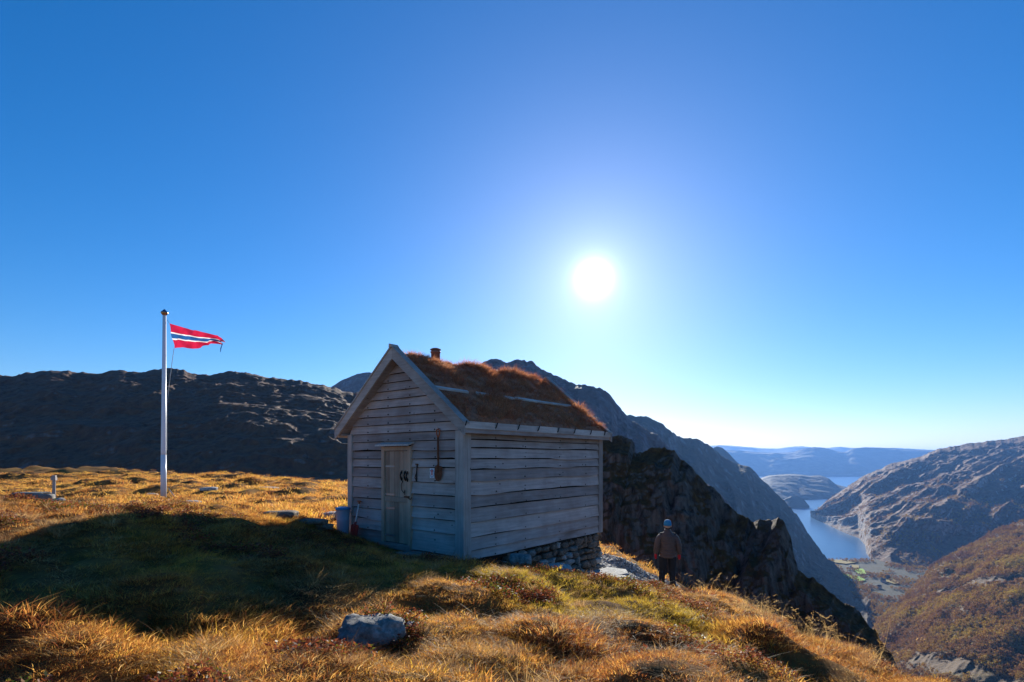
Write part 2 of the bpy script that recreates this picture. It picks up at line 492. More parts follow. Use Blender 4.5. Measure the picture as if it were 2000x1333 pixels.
HUT = Vector((-0.786, 8.6, -1.67))
HROT = math.atan2(0.781, 0.624)
HL, HW = 4.42, 3.04
def hut_local(x, y):
    dx, dy = x - HUT.x, y - HUT.y
    c, s = math.cos(HROT), math.sin(HROT)
    return dx * c + dy * s, -dx * s + dy * c

def gravel_mask(x, y):
    x = np.asarray(x, float); y = np.asarray(y, float)
    n = fbm(x * 1.3, y * 1.3, 0.5, 3, 71) * 0.35
    path = [(1.7, 11.0), (2.5, 12.0), (2.6, 13.2), (3.3, 13.2), (3.9, 13.1)]
    d = np.full(np.shape(x), 1e9)
    for (ax, ay), (bx, by) in zip(path[:-1], path[1:]):
        ex, ey = bx - ax, by - ay
        t = np.clip(((x - ax) * ex + (y - ay) * ey) / (ex * ex + ey * ey), 0, 1)
        d = np.minimum(d, np.hypot(x - ax - t * ex, y - ay - t * ey))
    d2 = np.hypot((x + 3.5) / 1.2, (y - 11.1) / 0.8)
    return np.clip(np.maximum((0.9 + n - d) / 0.25, (0.55 + n - d2) / 0.2), 0, 1)

HUMPS = [(-2.05, 3.15, 0.36, 0.15), (-1.25, 3.55, 0.32, 0.13), (-0.55, 3.9, 0.25, 0.10), (-0.75, 3.05, 0.24, 0.09), (-2.6, 2.5, 0.3, 0.12), (-1.5, 2.45, 0.28, 0.09),
         (0.2, 3.2, 0.28, 0.09), (0.9, 3.7, 0.3, 0.10), (1.5, 4.6, 0.35, 0.12), (0.55, 2.5, 0.22, 0.07), (1.3, 2.9, 0.25, 0.09), (2.1, 4.0, 0.3, 0.1), (0.1, 4.4, 0.25, 0.08),
         (-3.1, 4.3, 0.4, 0.14), (1.1, 5.4, 0.3, 0.1), (2.4, 6.0, 0.35, 0.1), (-0.35, 2.3, 0.22, 0.07)]
def gz(x, y, rough=True):
    x = np.asarray(x, float); y = np.asarray(y, float)
    shp = x.shape
    x = x.reshape(-1); y = y.reshape(-1)
    z = np.full(x.shape, _W[-3]) + _W[-2] * x + _W[-1] * y
    xc = np.clip(x, -70, 12); yc = np.clip(y, -8, 58)
    z = np.full(x.shape, _W[-3]) + _W[-2] * xc + _W[-1] * yc
    for (cx, cy, _), w in zip(CP, _W[:-3]):
        d2 = (xc - cx) ** 2 + (yc - cy) ** 2
        z += w * 0.5 * d2 * np.log(d2 + 1e-12)
    if rough:
        r = np.hypot(x, y)
        lx, ly = hut_local(x, y)
        dh = np.maximum(np.maximum(-lx, lx - HL), np.maximum(-ly, ly - HW))
        nearhut = np.clip(dh / 1.2, 0.12, 1)
        far = np.clip((r - 12) / 14, 0, 1)
        hum = np.abs(fbm(x * 0.95, y * 0.95, 0, 3, 3))
        z += nearhut * (0.34 * (hum - 0.22)) * (1 - 0.5 * far)
        z += nearhut * 0.035 * fbm(x * 3.6, y * 3.6, 1, 2, 9)
        z += far * (0.62 * (np.abs(fbm(x * 0.42, y * 0.6, 2, 3, 21)) - 0.2) + 0.16 * (np.abs(fbm(x * 1.2, y * 1.5, 5, 2, 23)) - 0.2))
        g = gravel_mask(x, y)
        z -= 0.02 * g
        for hx, hy, hr, hh in HUMPS:
            z += hh * np.exp(-((x - hx) ** 2 + (y - hy) ** 2) / hr ** 2) - 0.7 * hh * np.exp(-(((x - hx) / 1.25) ** 2 + (y - hy + 1.05 * hr) ** 2) / (0.75 * hr) ** 2)
    d = rim_dist(x, y)
    dd = np.maximum(d, 0)
    z -= np.minimum(1.25 * dd * dd / (dd + 1.0), 70 + 0.02 * dd)
    return z.reshape(shp)

def gz1(x, y):
    return float(gz(np.array([x]), np.array([y]))[0])

def build_ground():
    na, nr = 620, 430
    ang = np.linspace(R(-128), R(118), na)
    rad = np.concatenate([[0.02], np.geomspace(0.45, 95, nr - 1)])
    A, Rr = np.meshgrid(ang, rad)
    X = Rr * np.sin(A); Y = Rr * np.cos(A)
    Z = gz(X, Y)
    P = np.stack([X, Y, Z], -1)[:, ::-1]
    o = grid_mesh('heath_ground', P, M['ground'])
    g = gravel_mask(P[..., 0], P[..., 1]).reshape(-1)
    at = o.data.attributes.new('gravel', 'FLOAT', 'POINT'); at.data.foreach_set('value', g.astype(np.float32))
    tag(o, 'rolling autumn heath ground round the hut', 'ground', kind='structure')
    return o
build_ground()

# ------------------------------------------------------------------ mountains, lofted from a crest down to a foot
def loft(name, crest, foot, mat, label, nu=240, nv=90, amp=10.0, scale=60.0, kz=1.0, streak=0.45, back=0.35, seed=1, jag=0.0, spur=0.0, sf=(6, 1.5, 1.0), terr=0.0, cat='mountain', ridged=True):
    """crest and foot: lists of (px, py, depth); foot is read along the same parameter as the crest"""
    cr = np.array([pt(*c) for c in crest]); 
    pc = np.array(crest, float)
    L = np.r_[0, np.cumsum(np.hypot(np.diff(pc[:, 0]), np.diff(pc[:, 1])))]; L /= L[-1]
    u = np.linspace(0, 1, nu)
    cx = np.stack([np.interp(u, L, cr[:, k]) for k in range(3)], -1)
    ft = np.array([pt(*f) for f in foot])
    Lf = np.linspace(0, 1, len(ft))
    if len(foot[0]) == 3:
        pf = np.array(foot, float)
        Lf = np.r_[0, np.cumsum(np.hypot(np.diff(pf[:, 0]), np.diff(pf[:, 1])))]; Lf /= Lf[-1]
    fx = np.stack([np.interp(u, Lf, ft[:, k]) for k in range(3)], -1)
    v = np.linspace(0, 1, nv)
    P = fx[None] + (cx - fx)[None] * v[:, None, None]
    P[..., 2] = fx[None, :, 2] + (cx - fx)[None, :, 2] * (v[:, None] ** kz)
    toward = -cx.copy(); toward[:, 2] = 0; toward /= np.linalg.norm(toward, axis=1)[:, None]
    n = fbm(P[..., 0] / scale, P[..., 1] / scale, P[..., 2] / scale * streak, 6, seed, 0.6, ridged)
    n2 = fbm(P[..., 0] / scale * 0.3, P[..., 1] / scale * 0.3, P[..., 2] / scale * 0.3, 3, seed + 40)
    fade = (np.clip((1 - v) / 0.10, 0.22, 1) * np.clip(v / 0.12, 0.12, 1))[:, None]
    disp = amp * (n + 1.3 * n2) * fade
    P[..., 0] += disp * toward[None, :, 0]; P[..., 1] += disp * toward[None, :, 1]
    P[..., 2] += disp * 0.35
    if spur > 0:
        U, W = np.meshgrid(u, v)
        sp_ = fbm(U * sf[0] + W * sf[1], W * sf[2], seed * 1.7, 4, seed + 60, 0.5, True)
        env = np.clip(W / 0.2, 0.02, 1) * np.clip((1 - W) / 0.25, 0.08, 1)
        P[..., 0] += spur * sp_ * env * toward[None, :, 0]; P[..., 1] += spur * sp_ * env * toward[None, :, 1]; P[..., 2] += spur * 0.45 * sp_ * env
    if terr > 0:
        ph = (P[..., 2] + 0.25 * P[..., 0] * 0.3 + terr * 0.8 * n2) / terr
        st = (ph - np.floor(ph))
        P[..., 2] += terr * 0.45 * (st ** 2 - st) * fade
    if jag > 0:
        j = fbm(cx[:, 0] / scale * 2.2, cx[:, 1] / scale * 2.2, 0, 5, seed + 90, 0.6)
        P[..., 2] += (jag * j)[None] * (v[:, None] ** 6)
    top = P[-1]
    rows = [P]
    nb = 10
    away = -toward
    slope = np.maximum(-cx[:, 2] / np.linalg.norm(cx[:, :2], axis=1), 0) + 0.30
    dist = np.linalg.norm(cx[:, :2], axis=1) * back
    bk = []
    for k in range(1, nb + 1):
        t = (k / nb) ** 1.6
        q = top + away * (dist * t)[:, None]
        q[:, 2] = top[:, 2] - slope * dist * t
        bk.append(q)
    P = np.concatenate([P, np.array(bk)], 0)
    o = grid_mesh(name, P, mat)
    tag(o, label, cat, kind='structure')
    return o

M['m_left'] = rockmat('dark_mountain_rock', (0.04, 0.036, 0.038), (0.17, 0.15, 0.145), (0.05, 0.02, 0.011), (0.17, 0.07, 0.028), 36, 0.76, 3.5, 0.4)
M['m_cliff'] = rockmat('cliff_rock', (0.025, 0.018, 0.015), (0.19, 0.145, 0.12), (0.045, 0.019, 0.010), (0.16, 0.075, 0.02), 3.2, 0.52, 0.45, 0.16)
M['m_peak'] = rockmat('peak_rock', (0.06, 0.04, 0.045), (0.27, 0.19, 0.19), (0.08, 0.035, 0.03), (0.19, 0.09, 0.065), 42, 0.5, 9, 0.3)
M['m_wall'] = rockmat('valley_wall_rock', (0.045, 0.045, 0.05), (0.22, 0.20, 0.19), (0.04, 0.028, 0.02), (0.12, 0.075, 0.035), 70, 0.62, 10, 0.3)
M['m_right'] = rockmat('right_slope_rock', (0.10, 0.08, 0.075), (0.46, 0.40, 0.36), (0.05, 0.024, 0.014), (0.21, 0.095, 0.04), 75, 0.76, 14, 0.8)
M['m_wood'] = rockmat('birch_slope', (0.05, 0.042, 0.037), (0.22, 0.19, 0.17), (0.045, 0.026, 0.013), (0.14, 0.075, 0.025), 40, 0.85, 6, 0.9, (0.15, 0.10, 0.02))
M['m_far'] = rockmat('far_hills', (0.06, 0.06, 0.06), (0.12, 0.12, 0.12), (0.03, 0.03, 0.025), (0.07, 0.06, 0.04), 600, 0.6, 20, 0.6)

loft('left_mountain', [(-420, 742, 620), (-200, 735, 630), (0, 727, 640), (60, 723, 640), (100, 719, 645), (150, 727, 650), (200, 727, 650), (230, 724, 650), (330, 725, 660), (380, 729, 660),
      (450, 728, 670), (500, 731, 680), (560, 742, 690), (620, 748, 690), (690, 766, 700), (760, 782, 710), (850, 806, 720), (960, 850, 730)],
     [(-420, 1050, 330), (0, 1030, 330), (500, 1010, 350), (960, 1000, 380)], M['m_left'], 'dark shaded rocky mountainside behind the flagpole',
     nu=420, nv=200, amp=16, scale=70, kz=0.85, streak=0.6, seed=3, jag=8, terr=15)
loft('distant_peak', [(560, 800, 2300), (655, 753, 2300), (672, 742, 2300), (695, 733, 2300), (722, 729, 2300), (745, 733, 2300), (800, 760, 2300), (900, 800, 2300)],
     [(560, 900, 1700), (900, 900, 1700)], M['m_peak'], 'small blue-grey peak showing beyond the dark mountainside', nu=120, nv=50, amp=35, scale=220, seed=5, jag=10)
loft('peak_mountain', [(820, 760, 1500), (880, 725, 1500), (905, 716, 1500), (940, 714, 1500), (985, 706, 1500), (1003, 701, 1500), (1012, 699, 1500), (1030, 705, 1500), (1045, 712, 1490), (1080, 735, 1480),
      (1100, 742, 1470), (1140, 750, 1450), (1165, 758, 1440), (1182, 765, 1440), (1205, 786, 1430), (1228, 809, 1430), (1250, 820, 1420), (1290, 850, 1400), (1320, 885, 1380), (1370, 930, 1350), (1430, 990, 1300), (1500, 1070, 1200), (1580, 1180, 1100)],
     [(780, 1150, 850), (1000, 1200, 800), (1250, 1260, 760), (1450, 1350, 700)], M['m_peak'], 'purple-brown pointed mountain behind the turf roof',
     nu=360, nv=150, amp=26, scale=150, kz=0.8, streak=0.35, seed=8, jag=24, terr=45, spur=60, sf=(12, 1.5, 1.0))
loft('valley_wall', [(1150, 845, 2500), (1228, 812, 2500), (1262, 815, 2500), (1290, 829, 2500), (1312, 846, 2480), (1327, 854, 2600), (1345, 856, 2700), (1368, 862, 2750), (1392, 878, 2800), (1412, 893, 2850),
      (1440, 905, 2900), (1464, 911, 2900), (1474, 920, 2890), (1483, 931, 2880), (1507, 954, 2850), (1533, 974, 2800), (1543, 993, 2760), (1569, 1029, 2650), (1597, 1071, 2500), (1613, 1090, 2400), (1628, 1101, 2330), (1643, 1119, 2200), (1659, 1133, 2100), (1679, 1152, 1980), (1693, 1170, 1860), (1705, 1184, 1760), (1722, 1225, 1580), (1745, 1290, 1300)],
     [(1100, 1250, 1500), (1300, 1280, 1350), (1500, 1330, 1150), (1660, 1390, 1000)], M['m_wall'], 'steep hazy blue valley wall above the fjord',
     nu=360, nv=150, amp=40, scale=260, kz=0.8, streak=0.35, seed=11, jag=30, terr=80, spur=90, sf=(9, 2.0, 1.0))
loft('blue_spur', [(1340, 900, 5200), (1385, 880, 5200), (1400, 874, 5200), (1412, 877, 5200), (1428, 890, 5100), (1444, 906, 5000), (1475, 935, 4900), (1520, 985, 4700)],
     [(1340, 1010, 4400), (1520, 1010, 4440)], M['m_far'], 'far blue spur between the valley wall and the fjord', nu=120, nv=50, amp=50, scale=500, seed=14, jag=18)
loft('far_hills', [(1150, 872, 15500), (1360, 880, 15500), (1440, 881, 15500), (1470, 884, 15500), (1500, 886, 15500), (1530, 886, 15500), (1550, 884, 15500), (1570, 877, 15500), (1590, 874, 15500), (1615, 876, 15500), (1635, 883, 15500), (1650, 884, 15500),
      (1668, 876, 15500), (1690, 874, 15500), (1720, 876, 15500), (1760, 879, 15500), (1800, 880, 15500), (1900, 882, 15500), (2200, 880, 15500)],
     [(1150, 931, 13700), (2200, 931, 13700)], M['m_far'], 'pale blue hills across the far water', nu=260, nv=60, amp=180, scale=1700, seed=17, jag=22, streak=0.6)
loft('farther_hills', [(1100, 868, 23000), (1380, 871, 23000), (1410, 870, 23000), (1440, 872, 23000), (1480, 876, 23000), (1520, 876, 23000), (1540, 874, 23000), (1565, 873, 23000), (1610, 877, 23000), (1640, 873, 23000), (1662, 875, 23000), (1750, 876, 23000), (1835, 880, 23000), (2300, 878, 23000)],
     [(1100, 912, 20000), (2300, 912, 20000)], M['m_far'], 'faintest hills along the skyline beyond the fjord', nu=260, nv=40, amp=180, scale=2500, seed=19, jag=45)
loft('fjord_headland', [(1420, 985, 6900), (1470, 945, 7200), (1487, 934, 7300), (1503, 929, 7300), (1530, 927, 7300), (1552, 926, 7300), (1580, 930, 7300), (1602, 929, 7300), (1618, 935, 7200), (1632, 946, 7100), (1650, 951, 7000), (1700, 960, 6900)],
     [(1420, 985, 5660), (1500, 985, 5660), (1560, 977, 6150), (1620, 974, 6350), (1700, 968, 6900)], M['m_far'], 'low wooded headland in the middle of the fjord', nu=140, nv=60, amp=45, scale=420, seed=23, jag=8, streak=0.8)
loft('fjord_islet', [(1500, 990, 5300), (1530, 976, 5350), (1545, 969, 5350), (1556, 969, 5350), (1570, 976, 5300), (1581, 989, 5260)],
     [(1500, 994, 5120), (1581, 992.5, 5180)], M['m_far'], 'small dark islet by the headland', nu=60, nv=30, amp=14, scale=160, seed=25, jag=4, back=0.03)
loft('right_mountain', [(1583, 1008, 4450), (1596, 995, 4500), (1612, 981, 4560), (1635, 965, 4610), (1660, 948, 4680), (1700, 925, 4750), (1750, 905, 4850), (1800, 890, 4900), (1832, 879, 4950), (1880, 868, 5000), (1925, 863, 5000), (1950, 860, 5050), (1980, 858, 5100),
      (2000, 853, 5100), (2100, 845, 5200), (2350, 830, 5400)],
     [(1583, 1010, 4430), (1610, 1022.5, 4020), (1651, 1042, 3500), (1678, 1052, 3280), (1690, 1066, 3010), (1692, 1081, 2770), (1701, 1093, 2605), (1740, 1108, 2420), (1820, 1112, 2360), (1920, 1110, 2380), (2050, 1106, 2420), (2400, 1095, 2550)], M['m_right'],
     'broad rocky mountainside on the far side of the fjord', nu=460, nv=260, amp=70, scale=330, kz=0.92, streak=1.0, seed=31, jag=26, terr=90, spur=190, sf=(7, -3.5, 1.2))
loft('birch_hillside', [(1690, 1262, 1420), (1715, 1214, 1560), (1742, 1190, 1620), (1772, 1163, 1680), (1800, 1135, 1740), (1818, 1110, 1790), (1838, 1096, 1820), (1862, 1084, 1850), (1900, 1064, 1900), (1950, 1036, 1960), (2000, 1019, 2000), (2100, 985, 2080), (2350, 920, 2200)],
     [(1640, 1420, 950), (1760, 1480, 760), (1900, 1560, 640), (2100, 1560, 640), (2400, 1500, 700)], M['m_wood'], 'brown and yellow birch-covered hillside falling to the valley', nu=360, nv=260, amp=20, scale=120, kz=0.95, streak=1.0, seed=37, jag=8, spur=55, sf=(4, -3.0, 2.0))
loft('dark_cliff', [(1060, 845, 60), (1120, 842, 60), (1178, 850, 60), (1196, 853, 60), (1214, 848, 60), (1234, 850, 60), (1240, 862, 60), (1237, 879, 59), (1252, 877, 59), (1290, 879, 59), (1318, 886, 58), (1332, 898, 58), (1345, 911, 57), (1375, 940, 56), (1400, 962, 55), (1416, 984, 55), (1430, 999, 54),
      (1446, 1003, 54), (1462, 1013, 53), (1470, 1022, 53), (1484, 1013, 52), (1500, 1010, 52), (1514, 1014, 51), (1532, 1028, 50), (1544, 1050, 50), (1549, 1082, 49), (1560, 1111, 48), (1592, 1130, 47), (1620, 1150, 46), (1650, 1168, 45), (1680, 1194, 44), (1690, 1214, 43), (1712, 1238, 42), (1730, 1268, 41), (1750, 1300, 40), (1778, 1350, 39), (1830, 1450, 37)],
     [(1000, 1500, 42), (1200, 1560, 40), (1400, 1640, 36), (1600, 1750, 31), (1700, 1800, 28)], M['m_cliff'], 'sheer dark rock cliff dropping to the valley beside the hut',
     nu=420, nv=220, amp=1.9, scale=5.0, kz=0.9, streak=0.22, seed=43, jag=1.0, back=0.45, cat='cliff')

# valley floor, fields and fjord
def sheet(name, x0, x1, y0, y1, z, nx, ny, amp, sc, mat, label, cat, seed):
    X, Y = np.meshgrid(np.linspace(x0, x1, nx), np.linspace(y0, y1, ny))
    Z = z + amp * fbm(X / sc, Y / sc, 0, 4, seed)
    o = grid_mesh(name, np.stack([X, Y, Z], -1), mat)
    tag(o, label, cat, kind='structure')
    return o
M['m_floor'] = rockmat('valley_floor_ground', (0.03, 0.03, 0.02), (0.09, 0.08, 0.06), (0.015, 0.022, 0.01), (0.07, 0.055, 0.025), 60, 0.8, 4, 1.0)
SEA = -500.0
def shore_y(x):
    return 2500.0
floor_poly_z = -494.0
sheet('valley_floor', 700, 3200, 1100, 2560, floor_poly_z, 120, 90, 3.0, 120, M['m_floor'], 'brown wooded valley floor at the head of the fjord', 'ground', 51)

m, nt, b = newmat('fjord_water')
b.inputs['Base Color'].default_value = (0.02, 0.11, 0.25, 1)
b.inputs['Roughness'].default_value = 0.3
b.inputs['Specular IOR Level'].default_value = 0.3
n = tnoise(nt, pos(nt), 0.02, 4, 0.6, (1, 0.35, 1))
bump(nt, b, n.outputs['Fac'], 0.25, 6.0)
M['water'] = m
fj = mesh('fjord', [(-9000, 1000, SEA), (30000, 1000, SEA), (30000, 30000, SEA), (-9000, 30000, SEA)], [(0, 1, 2, 3)], M['water'])
tag(fj, 'calm blue fjord water winding out to sea', 'water', kind='structure')

def onfloor(px, py, z):
    Y = -z * F / (py - HOR)
    return ((px - 1000) / F * Y, Y, z)
def patch(name, pix, mat, label, dz):
    z = floor_poly_z + dz
    ctr = np.mean([onfloor(*p, z) for p in pix], 0)
    vs = [onfloor(*p, z) for p in pix]
    o = mesh(name, [(*ctr[:2], z)] + vs, [(0, i + 1, (i + 1) % len(vs) + 1) for i in range(len(vs))], mat)
    tag(o, label, 'field', kind='structure')
M['field'] = simple('green_field', (0.25, 0.42, 0.03), 0.9, 0, 0.25, 0.02)
M['ochre'] = simple('stubble_field', (0.30, 0.22, 0.05), 0.9, 0, 0.25, 0.02)
patch('hay_field', [(1664, 1111), (1685, 1111), (1695, 1120.6), (1679, 1122.5), (1671, 1116)], M['field'], 'bright green field nearer the fjord end of the valley', 4.0)
patch('hay_field', [(1643, 1120.6), (1665, 1124.5), (1681, 1126.5), (1691, 1133.5), (1670, 1136.5), (1659, 1135.3)], M['field'], 'bright green field at the foot of the shaded wall', 4.0)
patch('shore_field', [(1616, 1092.5), (1672, 1094.6), (1673, 1099), (1652, 1101.5), (1632, 1099)], M['ochre'], 'yellow-green field strip along the fjord shore', 4.0)
patch('stubble_field', [(1661, 1103), (1677, 1104.5), (1678, 1109.5), (1664, 1109)], M['ochre'], 'small ochre field behind the shore strip', 4.2)
patch('farm_meadow', [(1722, 1124), (1742, 1128), (1756, 1138), (1748, 1141), (1728, 1135)], M['ochre'], 'pale meadow round the farm beside the river', 4.2)

M['hwhite'] = simple('house_white', (0.75, 0.74, 0.72), 0.7, 0, 0.05)
M['hroof'] = simple('house_roof', (0.09, 0.08, 0.08), 0.8)
def house(px, py, label, rz, s=1.0, wall='hwhite'):
    p = onfloor(px, py, floor_poly_z + 2.5)
    t = empty('farmhouse', p, rz)
    tag(t, label, 'house', 'farm buildings on the valley floor')
    w, l, h, r = 8 * s, 13 * s, 6 * s, 4 * s
    b = MB()
    b.prism([(-l/2, -w/2, -2), (-l/2, w/2, -2), (-l/2, w/2, h), (-l/2, 0, h + r), (-l/2, -w/2, h)], (l, 0, 0))
    b.build('wall', M[wall], t)
    b = MB()
    for sgn in (-1, 1):
        b.prism([(-l/2 - .5, sgn * (w/2 + .6), h - .5), (-l/2 - .5, sgn * (w/2 + .6), h), (-l/2 - .5, 0, h + r + .6), (-l/2 - .5, 0, h + r + .05)], (l + 1, 0, 0))
    b.build('roof', M['hroof'], t)
house(1663.5, 1136, 'white farmhouse below the green field by the shaded wall', 0.4)
house(1671.5, 1136.5, 'smaller white outbuilding at the corner of the green field', 0.7, 0.8)
house(1717, 1148.5, 'white house where the valley track ends', 0.2, 1.1)
house(1661.5, 1108, 'white farmhouse beside the ochre field', 1.0, 0.9)
house(1733, 1130.5, 'dark-roofed barn in the pale meadow', 0.3, 1.3, 'hroof')
house(1725, 1136.5, 'long white building at the meadow edge', 0.1, 1.2)

# ------------------------------------------------------------------ the hut
hut = empty('timber_hut', HUT, HROT)
tag(hut, 'small weathered timber hut with a brown turf roof on a dry-stone footing', 'hut')
OV = 0.20                      # roof overhang
ZR, ZE = 3.61, 2.22            # top of the barge boards at ridge and eave
YM = HW / 2
SL = (ZR - ZE) / (YM + OV)
def roof_z(y, drop=0.0):
    return ZR - SL * abs(y - YM) - drop

def weatherboard(wall, b0, b1, t0, t1, z0, z1, seed, parent, name='wall_board', lap=0.012, wave=0.012):
    """wall 'g' gable (local y) or 'l' long wall (local x); b0..b1 extent at the bottom, t0..t1 at the top"""
    ns = 14
    r = np.random.default_rng(seed)
    ph = r.uniform(0, 50)
    u = np.linspace(0, 1, ns)
    sb = b0 + (b1 - b0) * u; stp = t0 + (t1 - t0) * u
    zb = z0 + lap + wave * fbm(sb * 1.1 + ph, ph, 0, 3, 5) * 2.0
    zb[[0, -1]] = z0 + lap
    tilt = r.uniform(-0.004, 0.004)
    ob = 0.052 + tilt + 0.004 * fbm(sb * 2 + ph, 0, ph, 2, 6); ot = 0.014
    vs = []
    for i in range(ns):
        for (s, z, o) in ((sb[i], zb[i], ob[i]), (stp[i], z1, ot), (stp[i], z1, ot - 0.024), (sb[i], zb[i], ob[i] - 0.024)):
            vs.append((-o, s, z) if wall == 'g' else (s, -o, z))
    fs = []
    for i in range(ns - 1):
        a, c = 4 * i, 4 * (i + 1)
        for k in range(4):
            q = (a + k, c + k, c + (k + 1) % 4, a + (k + 1) % 4)
            fs.append(q if wall == 'l' else tuple(reversed(q)))
    fs.append((0, 1, 2, 3)); e = 4 * (ns - 1); fs.append((e + 3, e + 2, e + 1, e))
    return mesh(name, vs, fs, M['wall_y' if wall == 'g' else 'wall_x'], parent)

core = MB()
core.prism([(0.03, 0.03, -0.1), (0.03, HW - 0.03, -0.1), (0.03, HW - 0.03, roof_z(HW, .24)), (0.03, YM, roof_z(YM, .2)), (0.03, 0.03, roof_z(0, .24))], (HL - 0.06, 0, 0))
core.build('inner_wall', M['dark'], hut)

DY0, DY1, DZ0, DZ1 = 1.235, 2.0, 0.12, 1.86
gl = [0.02, 0.30, 0.50, 0.69, 0.88, 1.09, 1.29, 1.47, 1.63, 1.78, 1.95]
gr = [0.04, 0.405, 0.62, 0.81, 1.02, 1.235, 1.49, 1.635, 1.78, 1.95]
up = [1.95, 2.10, 2.255, 2.41, 2.565, 2.72, 2.87, 3.02, 3.17, 3.32, 3.47]
sd = 100
for i in range(len(gr) - 1):
    sd += 1; weatherboard('g', 0.12, DY0 + 0.01, 0.12, DY0 + 0.01, gr[i], gr[i + 1] - 0.004, sd, hut, wave=0.012 if i > 3 else 0.02)
for i in range(len(gl) - 1):
    sd += 1; weatherboard('g', DY1 - 0.01, HW - 0.08, DY1 - 0.01, HW - 0.08, gl[i], gl[i + 1] - 0.004, sd, hut, wave=0.012 if i > 3 else 0.022)
def glim(z):
    h = (ZR - 0.14 - z) / SL
    return max(0.02, YM - h), min(HW - 0.02, YM + h)
for i in range(len(up) - 1):
    sd += 1
    a0, a1 = glim(up[i]); c0, c1 = glim(up[i + 1] + 0.02)
    if c1 - c0 < 0.03: c0, c1 = YM - 0.02, YM + 0.02
    weatherboard('g', a0, a1, c0, c1, up[i], up[i + 1] - 0.002, sd, hut, wave=0.004, lap=0.007)
# small board pieces above the door between 1.86 and 1.95
weatherboard('g', DY0, DY1, DY0, DY1, 1.90, 1.97, 177, hut, wave=0.002)
rl = [-0.03, 0.13, 0.345, 0.593, 0.83, 1.04, 1.275, 1.459, 1.634, 1.817, 1.956, 2.10]
for i in range(len(rl) - 1):
    sd += 1; weatherboard('l', 0.11, HL - 0.09, 0.11, HL - 0.09, rl[i], rl[i + 1] - 0.004, sd, hut, wave=0.022 if 3 < i < 9 else 0.010)
# plain boarding on the two walls away from the path
bw = MB(); bw.box(0.0, HL, HW - 0.03, HW + 0.03, -0.05, 2.1); bw.build('rear_boarding', M['wall_x'], hut)
bw = MB(); bw.prism([(HL - 0.02, 0.0, -0.05), (HL - 0.02, HW, -0.05), (HL - 0.02, HW, roof_z(HW, .2)), (HL - 0.02, YM, roof_z(YM, .16)), (HL - 0.02, 0.0, roof_z(0, .2))], (0.05, 0, 0)); bw.build('end_boarding', M['wall_y'], hut)

def part_box(name, mat, *a):
    b = MB(); b.box(*a); return b.build(name, M[mat], hut)
part_box('corner_post', 'post', -0.062, -0.002, -0.055, 0.125, -0.02, 2.10)
part_box('corner_post', 'post', -0.060, 0.115, -0.062, -0.058 + 0.03, -0.05, 2.08)
part_box('corner_post', 'post', -0.060, 0.0, HW - 0.085, HW + 0.05, -0.04, 2.10)
part_box('corner_post', 'post', HL - 0.10, HL + 0.06, -0.060, 0.0, -0.03, 2.08)
part_box('corner_post', 'post', -0.05, 0.10, HW + 0.031, HW + 0.06, -0.04, 2.08)
part_box('sill_beam', 'wall_y', -0.02, 0.05, 0.06, HW - 0.05, -0.12, 0.03)
# nail heads
nb = MB()
def peg(x, y, z, face, r=0.013):
    ring = []
    for k in range(6):
        a = math.pi / 3 * k
        ring.append((x, y + r * math.cos(a), z + r * math.sin(a)) if face == 'g' else (x + r * math.cos(a), y, z + r * math.sin(a)))
    d = (-0.01, 0, 0) if face == 'g' else (0, -0.01, 0)
    nb.prism(ring if face == 'l' else ring[::-1], d)
for zz in rl[:-1]:
    for xx in (0.75, 1.6, 2.75, 3.75):
        peg(xx + random.uniform(-.02, .02), -0.043, zz + 0.04, 'l')
for zz in gr[:-1]:
    peg(-0.043, 0.62 + random.uniform(-.02, .02), zz + 0.035, 'g')
for zz in gl[:-1]:
    peg(-0.043, 2.45, zz + 0.035, 'g')
for zz in up[:-2]:
    a0, a1 = glim(zz)
    for yy in (0.62, 1.25, 1.85, 2.45):
        if a0 + 0.15 < yy < a1 - 0.15: peg(-0.043, yy, zz + 0.035, 'g')
nbo = nb.build('nail_heads', M['iron'], hut); nbo['kind'] = 'stuff'

# door
door = part_box('door', 'dark', -0.012, 0.0, DY0 + 0.05, DY1 - 0.05, DZ0, DZ1 - 0.03)
yy = DY0 + 0.06
pw = [0.135, 0.12, 0.14, 0.125, 0.13]
for w in pw:
    for (a, c) in ((DZ0 + 0.01, 0.86), (0.955, DZ1 - 0.085)):
        b = MB(); b.box(-0.034 - random.uniform(0, .004), -0.013, yy + 0.002, min(yy + w, DY1 - 0.052) - 0.002, a, c); b.build('plank', M['doorw'], door)
    yy += w
b = MB(); b.box(-0.055, -0.013, DY0 + 0.055, DY1 - 0.055, 0.862, 0.952); b.build('cross_rail', M['doorw'], door)
part_box('door_jamb', 'doorw', -0.075, -0.001, DY0 - 0.03, DY0 + 0.05, DZ0 - 0.06, DZ1)
part_box('door_jamb', 'doorw', -0.070, -0.001, DY1 - 0.05, DY1 + 0.02, DZ0 - 0.03, DZ1)
part_box('door_lintel', 'doorw', -0.068, -0.001, DY0 + 0.051, DY1 - 0.051, DZ1 - 0.075, DZ1 - 0.002)
part_box('door_threshold', 'wall_y', -0.085, -0.002, DY0 - 0.02, DY1 + 0.02, DZ0 - 0.10, DZ0 - 0.002)
b = MB(); b.prism([(-0.17, DY0 - 0.07, DZ1 + 0.005), (-0.001, DY0 - 0.07, DZ1 + 0.055), (-0.001, DY0 - 0.07, DZ1 + 0.085), (-0.17, DY0 - 0.07, DZ1 + 0.035)], (0, DY1 - DY0 + 0.15, 0))
b.build('drip_board', M['eave'], hut)
